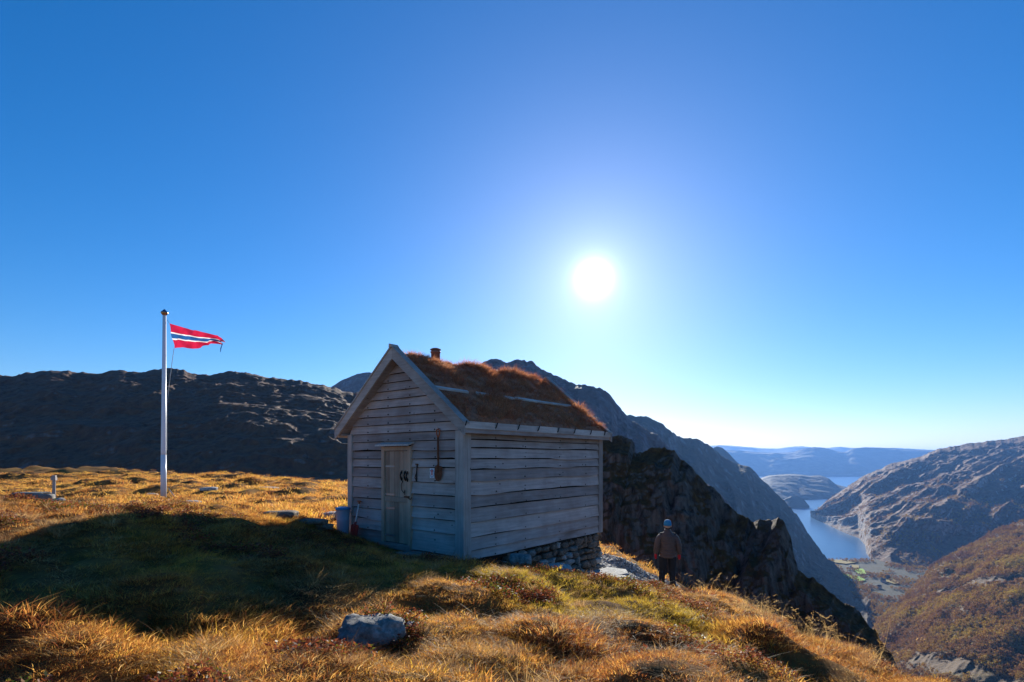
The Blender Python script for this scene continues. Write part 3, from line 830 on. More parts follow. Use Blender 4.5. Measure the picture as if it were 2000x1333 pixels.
for zz in (1.50, 0.99, 0.74, 0.25):
    b = MB(); b.box(-0.042, -0.037, DY1 - 0.32, DY1 - 0.03, zz - 0.015, zz + 0.015); b.build('hinge_strap', M['steel'], door)
# three dark iron fittings and a hanging loop near the door's edge
for k, (y0, z0) in enumerate(((DY0 + 0.235, 1.345), (DY0 + 0.135, 1.345), (DY0 + 0.03, 1.335))):
    b = MB()
    x = -0.045 if k < 2 else -0.085
    b.tube([(x, y0, z0 + 0.085), (x - 0.01, y0 + 0.004, z0 + 0.05), (x - 0.035, y0, z0), (x - 0.01, y0 + 0.003, z0 - 0.06), (x, y0, z0 - 0.10)], [0.006, 0.019, 0.010, 0.020, 0.007], 8)
    b.build('door_pull', M['iron'], door)
b = MB(); b.tube([(-0.05, DY0 + 0.20, 1.25), (-0.06, DY0 + 0.235, 1.17), (-0.06, DY0 + 0.22, 1.08), (-0.055, DY0 + 0.165, 1.03), (-0.055, DY0 + 0.14, 1.09), (-0.05, DY0 + 0.15, 1.0)], 0.006, 6); b.build('hanging_loop', M['iron'], door)
b = MB(); b.box(-0.095, -0.056, DY0 - 0.01, DY0 + 0.12, 0.955, 0.985); b.tube([(-0.09, DY0 + 0.03, 0.96), (-0.10, DY0 - 0.06, 0.93), (-0.10, DY0 - 0.10, 0.97)], 0.008, 6); b.build('door_latch', M['rust'], door)

# roof: deck, barge boards with cap boards, eave boards with iron hooks, turf, batten, chimney
X0, X1 = -OV, HL + 0.14
dk = MB()
for s in (-1, 1):
    ye = -OV if s < 0 else HW + OV
    dk.prism([(X0 + 0.03, ye, roof_z(ye, .17)), (X0 + 0.03, YM, roof_z(YM, .17)), (X0 + 0.03, YM, roof_z(YM, .10)), (X0 + 0.03, ye, roof_z(ye, .10))], (X1 - X0 - 0.06, 0, 0))
roof = dk.build('roof', M['wall_x'], hut)
for xb, nx in ((X0, -1), (X1, 1)):
    for s in (-1, 1):
        ye = YM + s * (YM + OV + 0.035)
        b = MB()
        xx0 = xb - 0.03 if nx < 0 else xb - 0.0
        b.prism([(xx0, ye, roof_z(ye, 0.0)), (xx0, YM - (0.0015 * s), roof_z(YM, 0.0)), (xx0, YM - (0.0015 * s), roof_z(YM, .205)), (xx0, ye, roof_z(ye, .185))], (0.032, 0, 0))
        b.build('barge_board', M['barge'], roof)
        b = MB()   # cap board lying along the rake
        x0 = xb - 0.05 if nx < 0 else xb - 0.10
        ext = 0.05 if s > 0 else -0.02
        b.prism([(x0, ye, roof_z(ye, -0.003)), (x0, YM - s * 0.004 , roof_z(YM, -0.003)), (x0, YM - s * 0.004, roof_z(YM, -0.035)), (x0, ye, roof_z(ye, -0.03))], (0.15, 0, 0))
        b.build('cap_board', M['barge'], roof)
b = MB(); b.prism([(-0.26, YM + 0.05, 3.600), (-0.26, YM - 0.06, 3.60), (-0.27, YM - 0.02, 3.655), (-0.27, YM + 0.03, 3.665)], (0.16, 0, 0)); b.build('ridge_cap', M['barge'], roof)
for s in (-1, 1):
    ye = -OV if s < 0 else HW + OV
    o1 = ye + (0.03 if s < 0 else -0.03)
    edges = [X0 + 0.005, 0.55, 1.15, 1.75, 2.40, 3.0, 3.65, 4.25, X1 - 0.005]
    for i in range(8):
        b = MB()
        j = random.uniform(-0.006, 0.006)
        b.box(edges[i] + 0.004, edges[i + 1] - 0.004, min(ye - 0.02 * 1, o1) if s < 0 else o1, max(ye, o1) if s < 0 else ye + 0.02, ZE - 0.10 + j, ZE + 0.015 + j)
        b.build('eave_board', M['eave'], roof)
        b = MB()
        yo = ye + s * 0.035
        b.tube([(edges[i] + 0.03, yo, ZE + 0.02), (edges[i] + 0.0, yo, ZE - 0.05), (edges[i] - 0.03, ye - s * 0.05, ZE - 0.13)], 0.010, 6)
        b.build('eave_hook', M['iron'], roof)
    b = MB(); yb = ye + (0.02 if s < 0 else -0.12)
    b.box(X0 + 0.03, X1 - 0.03, yb, yb + 0.10, ZE - 0.135, ZE - 0.103); b.build('soffit_board', M['wall_x'], roof)

def turf_h(x, sl):
    """thickness of the turf; sl = 0 at the eave, 1 at the ridge"""
    n = fbm(x * 1.6, sl * 3.0, 0, 3, 61)
    edge = np.minimum(np.minimum((x - X0) / 0.25, (X1 - x) / 0.25), 1)
    e2 = np.clip(np.minimum(sl / 0.07, 1), 0.1, 1)
    bat = 1 - 0.75 * np.exp(-((sl - 0.46) / 0.03) ** 2)
    return (0.085 + 0.075 * n) * np.clip(edge, 0.15, 1) * e2 * bat + 0.012
nx_, ns_ = 130, 120
tx = np.linspace(X0 + 0.06, X1 - 0.06, nx_)
ty = np.linspace(-OV + 0.012, HW + OV - 0.012, ns_)
TX, TY = np.meshgrid(tx, ty)
TS = 1 - np.abs(TY - YM) / (YM + OV)
ridge_round = 0.05 * np.exp(-((TY - YM) / 0.12) ** 2)
TZ = ZR - SL * np.abs(TY - YM) - 0.10 + turf_h(TX, TS) - ridge_round
turf = grid_mesh('turf', np.stack([TX, TY, TZ], -1), M['turfgrass'], roof)
tsoil = newmat('turf_soil')
nn = tnoise(tsoil[1], objco(tsoil[1]), 9, 6, 0.7)
rr = ramp(tsoil[1], [(0.3, (0.24, 0.085, 0.05)), (0.7, (0.52, 0.22, 0.12))], nn.outputs['Fac'])
tsoil[1].links.new(rr.outputs[0], tsoil[2].inputs['Base Color']); tsoil[2].inputs['Roughness'].default_value = 0.95
bump(tsoil[1], tsoil[2], nn.outputs['Fac'], 1.0, 0.04)
turf.data.materials[0] = tsoil[0]
# batten half way down the slope that holds the turf, in four lengths
ybat = YM - (1 - 0.46) * (YM + OV)
for x0, x1 in ((X0 + 0.10, 0.72), (0.95, 2.05), (2.06, 3.15), (3.16, X1 - 0.06)):
    b = MB(); z = roof_z(ybat, 0.035) + random.uniform(-.004, .004)
    b.prism([(x0, ybat - 0.03, z - 0.02), (x0, ybat + 0.012, z + 0.012), (x0, ybat + 0.004, z + 0.045), (x0, ybat - 0.04, z + 0.012)], (x1 - x0, 0, random.uniform(-.008, .008)))
    b.build('turf_batten', M['eave'], roof)
# chimney
vs, fs = lathe([(0.088, -0.35), (0.088, 0.10), (0.10, 0.10), (0.10, 0.125), (0.07, 0.125), (0.07, 0.15)], 20)
ch = mesh('chimney_pipe', [(v[0] + 0.95, v[1] + YM + 0.14, v[2] + 3.60) for v in vs], fs, M['chimney'], roof, True)
vs, fs = lathe([(0.07, 0.150), (0.105, 0.152), (0.105, 0.168), (0.06, 0.188), (0.01, 0.195)], 20)
mesh('chimney_cap', [(v[0] + 0.95, v[1] + YM + 0.14, v[2] + 3.60) for v in vs], fs, M['chimney'], roof, False)

# stone footing: core and single stones under the long wall and round the far corner
fb = MB(); fb.box(0.25, HL - 0.15, 0.12, HW - 0.1, -1.3, -0.06)
footing = fb.build('footing', M['dark'], hut)
def rock_verts(sx, sy, sz, seed, n=2, rough=0.16, flat=0.0):
    bm = bmesh.new()
    bmesh.ops.create_icosphere(bm, subdivisions=n, radius=1.0)
    P = np.array([v.co[:] for v in bm.verts])
    fs = [tuple(v.index for v in f.verts) for f in bm.faces]
    bm.free()
    P = np.sign(P) * np.abs(P) ** 0.55                     # boxy
    P /= np.max(np.abs(P), axis=0)
    d = 1 + rough * fbm(P[:, 0] * 1.3 + seed * 3.1, P[:, 1] * 1.3, P[:, 2] * 1.3, 3, seed) * 1.6
    P = P * d[:, None]
    return [(x * sx, y * sy, z * sz) for x, y, z in P], fs
rs = random.Random(5)
def hut_ground(x, y):
    w = Matrix.Rotation(HROT, 4, 'Z') @ Vector((x, y, 0)) + HUT
    return gz1(w.x, w.y) - HUT.z
def stone_wall(along, n0, n1, fixed):
    z_top = -0.05
    row = 0
    while row < 7:
        hrow = rs.uniform(0.11, 0.19)
        s = n0 + rs.uniform(0, 0.1)
        while s < n1 - 0.05:
            w = rs.uniform(0.14, 0.36)
            if s + w > n1: w = n1 - s
            cx = s + w / 2
            x, y = (cx, fixed) if along == 'x' else (fixed, cx)
            g = hut_ground(x, y - 0.1 if along == 'x' else y)
            zc = z_top - hrow / 2 + rs.uniform(-0.015, 0.015)
            if zc + hrow / 2 > g - 0.05:
                hh = hrow / 2 * rs.uniform(0.75, 1.15)
                vs, fs = rock_verts(w / 2 * rs.uniform(0.9, 1.0), 0.15, hh, rs.randint(1, 9999), 3, 0.24)
                if along == 'y': vs = [(-b_, a_, c_) for a_, b_, c_ in vs]
                off = rs.uniform(-0.03, 0.03)
                vs = [(a_ + x, b_ + y + (off if along == 'x' else 0), c_ + zc) for a_, b_, c_ in vs]
                mesh('footing_stone', vs, fs, M[rs.choice(['stone_grey', 'stone_warm', 'stone_warm', 'stone_warm', 'stone_pale'])], footing, True)
            s += w
        z_top -= hrow
        row += 1
stone_wall('x', 1.05, HL + 0.12, 0.13)
stone_wall('y', 0.2, HW, HL - 0.02)

# ------------------------------------------------------------------ things on and round the hut
def to_world(x, y, z):
    return Matrix.Rotation(HROT, 4, 'Z') @ Vector((x, y, z)) + HUT

# hanging spade
sp = empty('spade', to_world(-0.05, 0.50, 1.30), HROT)
tag(sp, 'rusty round-mouth spade hanging blade down on the gable wall', 'spade')
b = MB(); b.tube([(-0.03, -0.005, 0.22), (-0.03, 0.005, 0.45), (-0.03, 0.004, 0.70)], 0.017, 8); b.build('shaft', M['rust'], sp)
b = MB()
b.tube([(-0.03, 0.004, 0.69), (-0.03, 0.035, 0.75), (-0.03, 0.040, 0.82), (-0.03, 0.0, 0.835), (-0.03, -0.036, 0.82), (-0.03, -0.030, 0.75), (-0.03, 0.004, 0.69)], 0.011, 6)
b.build('grip', M['orange'], sp)
b = MB()
prof = [(-0.085, 0.20), (-0.07, 0.225), (0.07, 0.225), (0.085, 0.20), (0.085, 0.07), (0.06, 0.01), (0.02, -0.035), (-0.02, -0.03), (-0.065, 0.01), (-0.085, 0.07)]
ca, sa = math.cos(0.14), math.sin(0.14)
b.prism([(-0.03, y * ca - z * sa + 0.02, y * sa + z * ca) for y, z in prof][::-1], (0.006, 0, 0))
b.tube([(-0.036, 0.018, 0.10), (-0.035, 0.0, 0.24)], [0.008, 0.02], 8)
b.build('blade', M['rust'], sp)
b = MB(); b.tube([(0.02, 0.002, 0.845), (-0.045, 0.002, 0.845), (-0.045, 0.002, 0.865)], 0.008, 6); b.build('wall_hook', M['steel'], sp)

# enamel sign with a red T in a ring of blue marks
sg = empty('trail_sign', to_world(-0.047, 0.68, 1.315), HROT)
tag(sg, 'small white enamel sign with a red T on the gable wall', 'sign')
b = MB(); b.box(-0.005, 0.0, -0.055, 0.055, 0.0, 0.165); b.build('plate', M['white'], sg)
b = MB(); b.box(-0.0085, -0.0052, -0.012, 0.012, 0.045, 0.112); b.box(-0.0085, -0.0052, -0.030, 0.030, 0.1125, 0.130); b.build('letter_t', M['tred'], sg)
b = MB()
for k in range(22):
    a = 2 * math.pi * (k + 0.5) / 22
    if abs(math.sin(a) - 0) < 0.12: continue
    c, s = math.cos(a), math.sin(a)
    r0, r1, w = 0.0415, 0.0505, 0.0042
    b.prism([(-0.0055, r0 * c + w * s, 0.0825 + (r0 * s - w * c) * 1.45), (-0.0055, r1 * c + w * s, 0.0825 + (r1 * s - w * c) * 1.45), (-0.0055, r1 * c - w * s, 0.0825 + (r1 * s + w * c) * 1.45), (-0.0055, r0 * c - w * s, 0.0825 + (r0 * s + w * c) * 1.45)], (-0.002, 0, 0))
b.build('ring_of_lettering', M['tblue'], sg)

# narrow iron bar hanging beside the door
br = empty('iron_bar', to_world(-0.047, 1.055, 1.25), HROT)
tag(br, 'narrow dark iron bar hanging beside the door jamb', 'bar')
b = MB(); b.tube([(-0.012, 0.012, 0.0), (-0.012, 0.012, 0.10), (-0.012, 0.0, 0.20), (-0.012, -0.008, 0.29)], [0.014, 0.012, 0.012, 0.013], 6); b.build('rod', M['iron'], br)
b = MB(); b.box(-0.035, 0.0, -0.025, 0.014, 0.285, 0.305); b.tube([(-0.02, 0.012, 0.02), (-0.03, 0.03, 0.06), (-0.02, 0.02, 0.12)], 0.006, 6); b.build('catch', M['rust'], br)

# blue bin
bp = to_world(-0.27, 2.93, 0)
bz = gz1(bp.x, bp.y)
bn = empty('water_bin', (bp.x, bp.y, bz - 0.03), 0.3)
tag(bn, 'blue plastic bin with a lid at the left corner of the hut', 'bin')
vs, fs = lathe([(0.10, 0.0), (0.108, 0.02), (0.118, 0.30), (0.122, 0.31), (0.120, 0.33), (0.125, 0.50), (0.133, 0.51), (0.133, 0.53)], 24)
mesh('bin_body', vs, fs, M['blueplastic'], bn, True)
vs, fs = lathe([(0.14, 0.505), (0.142, 0.53), (0.136, 0.545), (0.08, 0.558), (0.01, 0.56)], 24)
mesh('lid', vs, fs, M['bluelid'], bn, True)
b = MB()
for sgn in (-1, 1):
    b.tube([(0.125 * sgn, -0.05, 0.47), (0.15 * sgn, -0.04, 0.44), (0.155 * sgn, 0.0, 0.42), (0.15 * sgn, 0.04, 0.44), (0.125 * sgn, 0.05, 0.47)], 0.007, 6)
b.build('handle', M['steel'], bn)

# red shovel leaning on the gable
rp = to_world(-0.22, 2.66, 0); rz = gz1(rp.x, rp.y)
rd = empty('red_shovel', (rp.x, rp.y, rz - 0.02), HROT)
tag(rd, 'red square shovel leaning on the gable left of the door', 'shovel')
b = MB(); b.tube([(0.02, 0, 0.22), (0.13, 0.0, 0.70)], 0.016, 8); b.build('shaft', M['steel'], rd)
b = MB(); b.prism([(0.0, -0.105, 0.02), (0.0, 0.105, 0.02), (0.035, 0.115, 0.26), (0.03, 0.07, 0.28), (0.03, -0.07, 0.28), (0.035, -0.115, 0.26)], (-0.012, 0, 0.0))
b.tube([(-0.004, 0, 0.16), (0.02, 0, 0.24), (0.05, 0, 0.33)], [0.012, 0.024, 0.02], 8); b.build('blade', M['redpaint'], rd)
b = MB(); b.tube([(0.128, -0.05, 0.71), (0.128, 0.05, 0.71)], 0.016, 8); b.tube([(0.12, 0, 0.66), (0.128, 0, 0.71)], 0.02, 8); b.build('grip', M['orange'], rd)

# doorstep of planks
ds = empty('plank_doorstep', to_world(-0.30, 0.65, 0), HROT)
tag(ds, 'low grey plank doorstep on the grass below the gable', 'doorstep')
for k in range(3):
    b = MB(); x0 = -0.24 + k * 0.165
    b.box(x0, x0 + 0.158, -0.60 + 0.04 * k, 0.72 - 0.06 * k, -0.02, 0.025 + 0.006 * (k % 2)); b.build('plank', M['wall_y'], ds)
b = MB(); b.box(-0.22, 0.22, -0.45, -0.35, -0.12, -0.021); b.box(-0.22, 0.22, 0.45, 0.55, -0.12, -0.021); b.build('bearer', M['dark'], ds)

# ------------------------------------------------------------------ stones
def stone(x, y, sx, sy, sz, rz, label, mat, seed, sink=0.3, rough=0.16, n=3, tilt=(0, 0), name='stone', group=None):
    vs, fs = rock_verts(sx, sy, sz, seed, n, rough)
    o = mesh(name, vs, fs, M[mat], None, True)
    o.location = (x, y, gz1(x, y) + sz * (1 - 2 * sink)); o.rotation_euler = (tilt[0], tilt[1], rz)
    tag(o, label, name.replace('_', ' ') if name != 'stone' else 'stone', group)
    return o
def at_ground(px, py, Y0, Y1):
    """first point of the ground on a pixel's ray between two depths"""
    Ys = np.linspace(Y0, Y1, 1500)
    X = (px - 1000) / F * Ys; Z = (HOR - py) / F * Ys
    d = Z - gz(X, Ys)
    k = np.argmax(d < 0) if (d < 0).any() else np.argmin(np.abs(d))
    return float(X[k]), float(Ys[k])
x, y = at_ground(722, 1274, 1.2, 8)
stone(x, y + 0.07, 0.165, 0.12, 0.085, 0.2, 'pale grey lichen-spotted boulder sunk in the foreground grass', 'stone_grey', 12, 0.36, 0.28, 4, name='boulder')
x, y = at_ground(795, 1222, 1.2, 8)
stone(x, y, 0.05, 0.025, 0.012, 0.1, 'small flat pale stone chip beside the foreground boulder', 'stone_pale', 13, 0.1)
STN = [
    (548, 1012, 8, 14, 0.26, 0.15, 0.07, 0.1, 'long flat rock slab lying between the bin and the open heath', 'stone_warm', 0.15),
    (610, 1024, 8, 14, 0.24, 0.14, 0.05, -0.2, 'low brown stone end to end with the long slab', 'stone_warm', 0.15),
    (632, 1034, 8, 14, 0.16, 0.11, 0.05, 0.3, 'small rounded stone on the gravel by the bin', 'stone_warm', 0.15),
    (652, 1012, 10, 15, 0.26, 0.2, 0.09, 0.0, 'flat-topped pale stone behind the bin', 'stone_pale', 0.2),
    (408, 958, 14, 30, 0.30, 0.22, 0.08, 0.2, 'pale lichen-covered rock on the heath right of the flagpole', 'stone_pale', 0.3),
    (374, 986, 10, 20, 0.25, 0.16, 0.07, 0.0, 'flat white-topped stone in front of the flagpole', 'stone_pale', 0.25),
    (296, 968, 12, 24, 0.2, 0.14, 0.06, 0.3, 'small pale stone left of the flagpole foot', 'stone_pale', 0.3),
    (268, 984, 10, 20, 0.16, 0.12, 0.06, 0.1, 'grey stone low in the grass below the flagpole', 'stone_grey', 0.3),
    (520, 957, 14, 30, 0.5, 0.3, 0.09, 0.0, 'long pale rock in the heath between flagpole and hut', 'stone_pale', 0.35),
    (84, 981, 12, 26, 0.32, 0.25, 0.2, 0.4, 'dark rounded boulder at the foot of the marker post', 'stone_grey', 0.3),
    (60, 965, 16, 30, 0.6, 0.3, 0.05, 0.0, 'wide flat grey rock outcrop behind the marker post', 'stone_grey', 0.3),
    (114, 982, 12, 26, 0.14, 0.12, 0.09, 0.0, 'small stone wedged against the marker post', 'stone_pale', 0.3),
    (986, 1100, 7, 11, 0.24, 0.16, 0.17, 0.3, 'grey wedge-shaped rock below the long wall', 'stone_grey', 0.3),
    (1017, 1106, 7, 11, 0.14, 0.12, 0.11, 0.0, 'rounded grey rock next to the wedge-shaped one', 'stone_grey', 0.3),
    (1086, 1124, 7, 12.5, 0.25, 0.15, 0.13, 0.25, 'large pale boulder at the foot of the stone footing', 'stone_pale', 0.25),
    (1212, 1146, 7, 12.5, 0.14, 0.10, 0.09, 0.2, 'pale block of stone beside the slab on the path', 'stone_pale', 0.2),
]
for i, (px, py, a, c, sx, sy, sz, rzz, lab, mt, sk) in enumerate(STN):
    x, y = at_ground(px, py, a, c)
    stone(x, y, sx, sy, sz, rzz, lab, mt, 30 + i * 7, sk, 0.17, 3, name='boulder' if 'boulder' in lab else 'stone')
# stone slab step by the far corner
sbm = MB()
sx0, sy0 = 1.90, 10.75
sz0 = gz1(sx0, sy0)
prof = [(-0.62, -0.28), (0.38, -0.22), (0.55, 0.12), (0.30, 0.42), (-0.45, 0.36), (-0.66, 0.05)]
sbm.prism([(x, y, -0.14 + 0.02 * math.sin(5 * x)) for x, y in prof], (0.02, 0.02, 0.25))
slab = sbm.build('stone_slab', M['stone_pale'])
slab.location = (sx0, sy0, sz0 + 0.05); slab.rotation_euler = (0.03, -0.04, 0.35)
bv = slab.modifiers.new('bevel', 'BEVEL'); bv.width = 0.025; bv.segments = 2
tag(slab, 'thick flat stone slab at the corner of the footing, its far end in sun', 'slab')
# ------------------------------------------------------------------ flagpole, pennant, marker post
fx, fy = pt(319.5, 975, 18)[:2]
fz = gz1(fx, fy)
fp = empty('flagpole', (fx, fy, fz))
tag(fp, 'tall white flagpole with a gilt knob standing on the heath', 'flagpole')
TOP = (HOR - 616) / F * 18 - fz
b = MB(); b.tube([(0, 0, -0.2), (0, 0, 1.45)], [0.090, 0.084], 18); b.build('lower_pole', M['polewhite'], fp, True)
b = MB(); b.tube([(0, 0, 1.40), (0.0, 0, 1.55), (0.03, 0, TOP)], [0.080, 0.079, 0.054], 18); b.build('upper_pole', M['polewhite'], fp, True)
vs, fs = lathe([(0.05, -0.02), (0.062, 0.0), (0.10, 0.05), (0.115, 0.085), (0.10, 0.10)], 18)
kn = mesh('knob', [(v[0] + 0.03, v[1], v[2] + TOP) for v in vs], fs, M['brass'], fp, True)
vs, fs = lathe([(0.115, 0.088), (0.10, 0.11), (0.055, 0.155), (0.012, 0.20)], 18)
mesh('knob_cap', [(v[0] + 0.03, v[1], v[2] + TOP) for v in vs], fs, M['navy'], kn, True)
hp = lambda px, py: (pt(px, py, 18)[0] - fx, 0.0, pt(px, py, 18)[2] - fz)
b = MB(); b.tube([hp(326, 625), hp(331, 632)], 0.008, 6); b.tube([hp(340, 681), hp(337, 700), hp(332, 740), hp(326, 790)], 0.009, 6); b.tube([hp(326, 790), hp(326, 880)], 0.009, 6)
b.build('halyard', M['rope'], fp)

pn = empty('pennant', (fx, fy, fz))
tag(pn, 'red, white and blue striped pennant blowing from the flagpole', 'flag')
topc = np.array([(331, 632), (352, 638), (375, 645), (400, 650.5), (420, 653.5), (429, 659), (435, 667)], float)
botc = np.array([(340, 680.5), (354, 679.5), (368, 681), (383, 680), (402, 674.5), (420, 673.5), (433, 673)], float)
nu, nv = 60, 24
uu = np.linspace(0, 1, nu)
def interp(c, u):
    L = np.r_[0, np.cumsum(np.hypot(*np.diff(c, axis=0).T))]; L /= L[-1]
    return np.stack([np.interp(u, L, c[:, 0]), np.interp(u, L, c[:, 1])], -1)
T, B = interp(topc, uu), interp(botc, uu)
stripes = [(0, 0.35, 0), (0.35, 0.405, 1), (0.405, 0.60, 2), (0.60, 0.655, 1), (0.655, 1.0, 0)]
for name, (v0, v1, mi) in zip(('red_stripe', 'white_stripe', 'blue_stripe', 'white_stripe', 'red_stripe'), stripes):
    vv = np.linspace(v0, v1, 9)
    Pm = np.zeros((9, nu, 3))
    for i, v in enumerate(vv):
        px = T[:, 0] * (1 - v) + B[:, 0] * v; py = T[:, 1] * (1 - v) + B[:, 1] * v
        dep = 0.15 * np.sin(uu * 9 + v * 3.4) * uu ** 0.5 + 0.07 * np.sin(uu * 19 - v * 6) * (0.3 + 0.7 * uu) + 0.03 * np.sin(uu * 34 + v * 9) + 0.22 * np.clip(uu - 0.85, 0, 1) * 3
        Pm[i, :, 0] = (px - 1000) / F * 18 - fx
        Pm[i, :, 1] = dep
        Pm[i, :, 2] = (HOR - py) / F * 18 - fz
    grid_mesh(name, Pm, [M['flagred'], M['flagwhite'], M['flagblue']][mi], pn)
b = MB(); b.tube([hp(434, 671), hp(433, 676), hp(431.5, 680), hp(430.5, 688)], [0.022, 0.012, 0.018, 0.008], 6); b.build('torn_thread', M['flagblue'], pn)
for o in list(pn.children): 
    pass

x, y = at_ground(105, 978, 14, 24)
mk = empty('marker_post', (x, y, gz1(x, y)), 0.2)
tag(mk, 'short grey wooden marker post with a notched head on the heath', 'post')
hgt = 0.92 * y / 19.5
b = MB(); b.tube([(0, 0, -0.1), (0.01, 0, hgt * 0.8), (0.02, 0, hgt * 0.82)], [0.058, 0.052, 0.05], 10); b.build('post', M['post'], mk)
b = MB(); b.box(-0.075, 0.085, -0.06, 0.06, hgt * 0.80, hgt * 0.93); b.box(-0.045, 0.075, -0.045, 0.045, hgt * 0.93, hgt); b.build('head', M['post'], mk)
x, y = at_ground(337, 972, 14, 22)
b = MB(); b.tube([(0.12, 0, -0.05), (0, 0, 0.12), (-0.13, 0, 0.30)], [0.02, 0.018, 0.012], 8)
st = b.build('leaning_stick', M['bone']); st.location = (x, y, gz1(x, y)); tag(st, 'bleached stick poking from the grass beside the flagpole', 'stick')

# ------------------------------------------------------------------ the person
PX, PY = 3.86, 13.2
PZ = gz1(PX, PY)
per = empty('person', (PX, PY, PZ), -0.15); per.scale = (0.95, 0.95, 0.95)
tag(per, 'person in a brown quilted jacket, blue hat and red mittens standing with back turned', 'person')
M['skin'] = simple('skin', (0.45, 0.27, 0.19), 0.6, 0, 0.05)
M['jacket'] = simple('brown_quilted_nylon', (0.10, 0.065, 0.055), 0.5, 0, 0.15, 14)
M['trousers'] = simple('dark_trousers', (0.018, 0.018, 0.022), 0.8, 0, 0.2, 9)
M['hat'] = simple('blue_knit', (0.03, 0.22, 0.42), 0.85, 0, 0.15, 40)
M['mitten'] = simple('red_mitten', (0.62, 0.02, 0.03), 0.7, 0, 0.1, 20)
M['boot'] = simple('dark_boot', (0.02, 0.017, 0.015), 0.7)
def skin_obj(name, verts, edges, radii, mat, parent, root=0, sub=2):
    me = bpy.data.meshes.new(name)
    me.from_pydata(verts, edges, [])
    o = bpy.data.objects.new(name, me); C.objects.link(o); o.parent = parent
    me.materials.append(mat)
    mod = o.modifiers.new('skin', 'SKIN'); mod.use_smooth_shade = True
    sub_ = o.modifiers.new('subdivision', 'SUBSURF'); sub_.levels = sub; sub_.render_levels = sub
    for i, sv in enumerate(me.skin_vertices[0].data):
        r = radii[i]; sv.radius = r if isinstance(r, tuple) else (r, r)
        sv.use_root = (i == root)
    return o
# body: pelvis, spine, neck, head, arms, legs in one skin
V = [(0, 0, 0.92), (0, 0, 1.12), (0, 0.01, 1.36), (0, 0.01, 1.47), (0, 0.02, 1.56), (0, 0.03, 1.66), (0, 0.025, 1.74),
     (0.17, 0.0, 1.40), (0.255, -0.03, 1.14), (0.285, 0.03, 0.90), (-0.17, 0.0, 1.40), (-0.255, -0.03, 1.14), (-0.285, 0.03, 0.90),
     (0.10, 0.0, 0.86), (0.115, 0.02, 0.48), (0.12, -0.03, 0.10), (0.125, 0.10, 0.05), (-0.10, 0.0, 0.86), (-0.125, 0.06, 0.48), (-0.14, 0.05, 0.10), (-0.15, 0.17, 0.05)]
E = [(0, 1), (1, 2), (2, 3), (3, 4), (4, 5), (5, 6), (2, 7), (7, 8), (8, 9), (2, 10), (10, 11), (11, 12), (0, 13), (13, 14), (14, 15), (15, 16), (0, 17), (17, 18), (18, 19), (19, 20)]
Rd = [(0.15, 0.11), (0.15, 0.11), (0.16, 0.11), 0.06, 0.07, 0.095, 0.07, 0.065, 0.05, 0.038, 0.065, 0.05, 0.038, 0.10, 0.075, 0.062, 0.05, 0.10, 0.075, 0.062, 0.05]
body = skin_obj('body', V, E, Rd, M['trousers'], per)
# jacket: rings round trunk and sleeves, quilted by rolls
def ringtube(b, path, n=18, rolls=0.05, depth=0.012):
    """path: list of (x, y, z, rx, ry)"""
    P = np.array(path, float)
    L = np.r_[0, np.cumsum(np.linalg.norm(np.diff(P[:, :3], axis=0), axis=1))]
    m = int(L[-1] / 0.0125) + 2
    s = np.linspace(0, L[-1], m)
    Q = np.stack([np.interp(s, L, P[:, k]) for k in range(5)], -1)
    for k in range(5):
        q = Q[:, k]
        Q[1:-1, k] = (q[:-2] + 2 * q[1:-1] + q[2:]) / 4
    puff = depth * (np.abs(np.sin(math.pi * s / rolls)) ** 0.6 - 0.6)
    vs, fs = [], []
    for i in range(m):
        d = Q[min(i + 1, m - 1), :3] - Q[max(i - 1, 0), :3]; d /= np.linalg.norm(d)
        a = np.cross(d, [0, 1, 0]); a /= np.linalg.norm(a); c = np.cross(a, d)
        for k in range(n):
            t = 2 * math.pi * k / n
            vs.append(tuple(Q[i, :3] + a * math.cos(t) * (Q[i, 3] + puff[i]) + c * math.sin(t) * (Q[i, 4] + puff[i])))
    for i in range(m - 1):
        for k in range(n):
            fs.append((i*n+k, i*n+(k+1)%n, (i+1)*n+(k+1)%n, (i+1)*n+k))
    fs.append(tuple(reversed(range(n)))); fs.append(tuple(range((m-1)*n, m*n)))
    b.add(vs, fs)
b = MB()
ringtube(b, [(0, 0, 0.80, 0.195, 0.145), (0, 0, 0.84, 0.205, 0.155), (0, 0, 1.05, 0.20, 0.155), (0, 0, 1.25, 0.215, 0.165), (0, 0, 1.36, 0.21, 0.155), (0, 0.0, 1.41, 0.185, 0.135), (0, 0.0, 1.455, 0.125, 0.11), (0, 0.01, 1.50, 0.085, 0.09), (0, 0.015, 1.545, 0.08, 0.085)], 24, 0.075)
for s in (-1, 1):
    ringtube(b, [(0.06 * s, 0, 1.37, 0.04, 0.06), (0.13 * s, 0, 1.365, 0.070, 0.09), (0.190 * s, 0, 1.335, 0.082, 0.095), (0.225 * s, -0.012, 1.27, 0.084, 0.09), (0.268 * s, -0.03, 1.13, 0.08, 0.082), (0.29 * s, -0.005, 1.0, 0.07, 0.072), (0.30 * s, 0.015, 0.905, 0.056, 0.058)], 14, 0.07, 0.010)
b.build('jacket', M['jacket'], per, True)
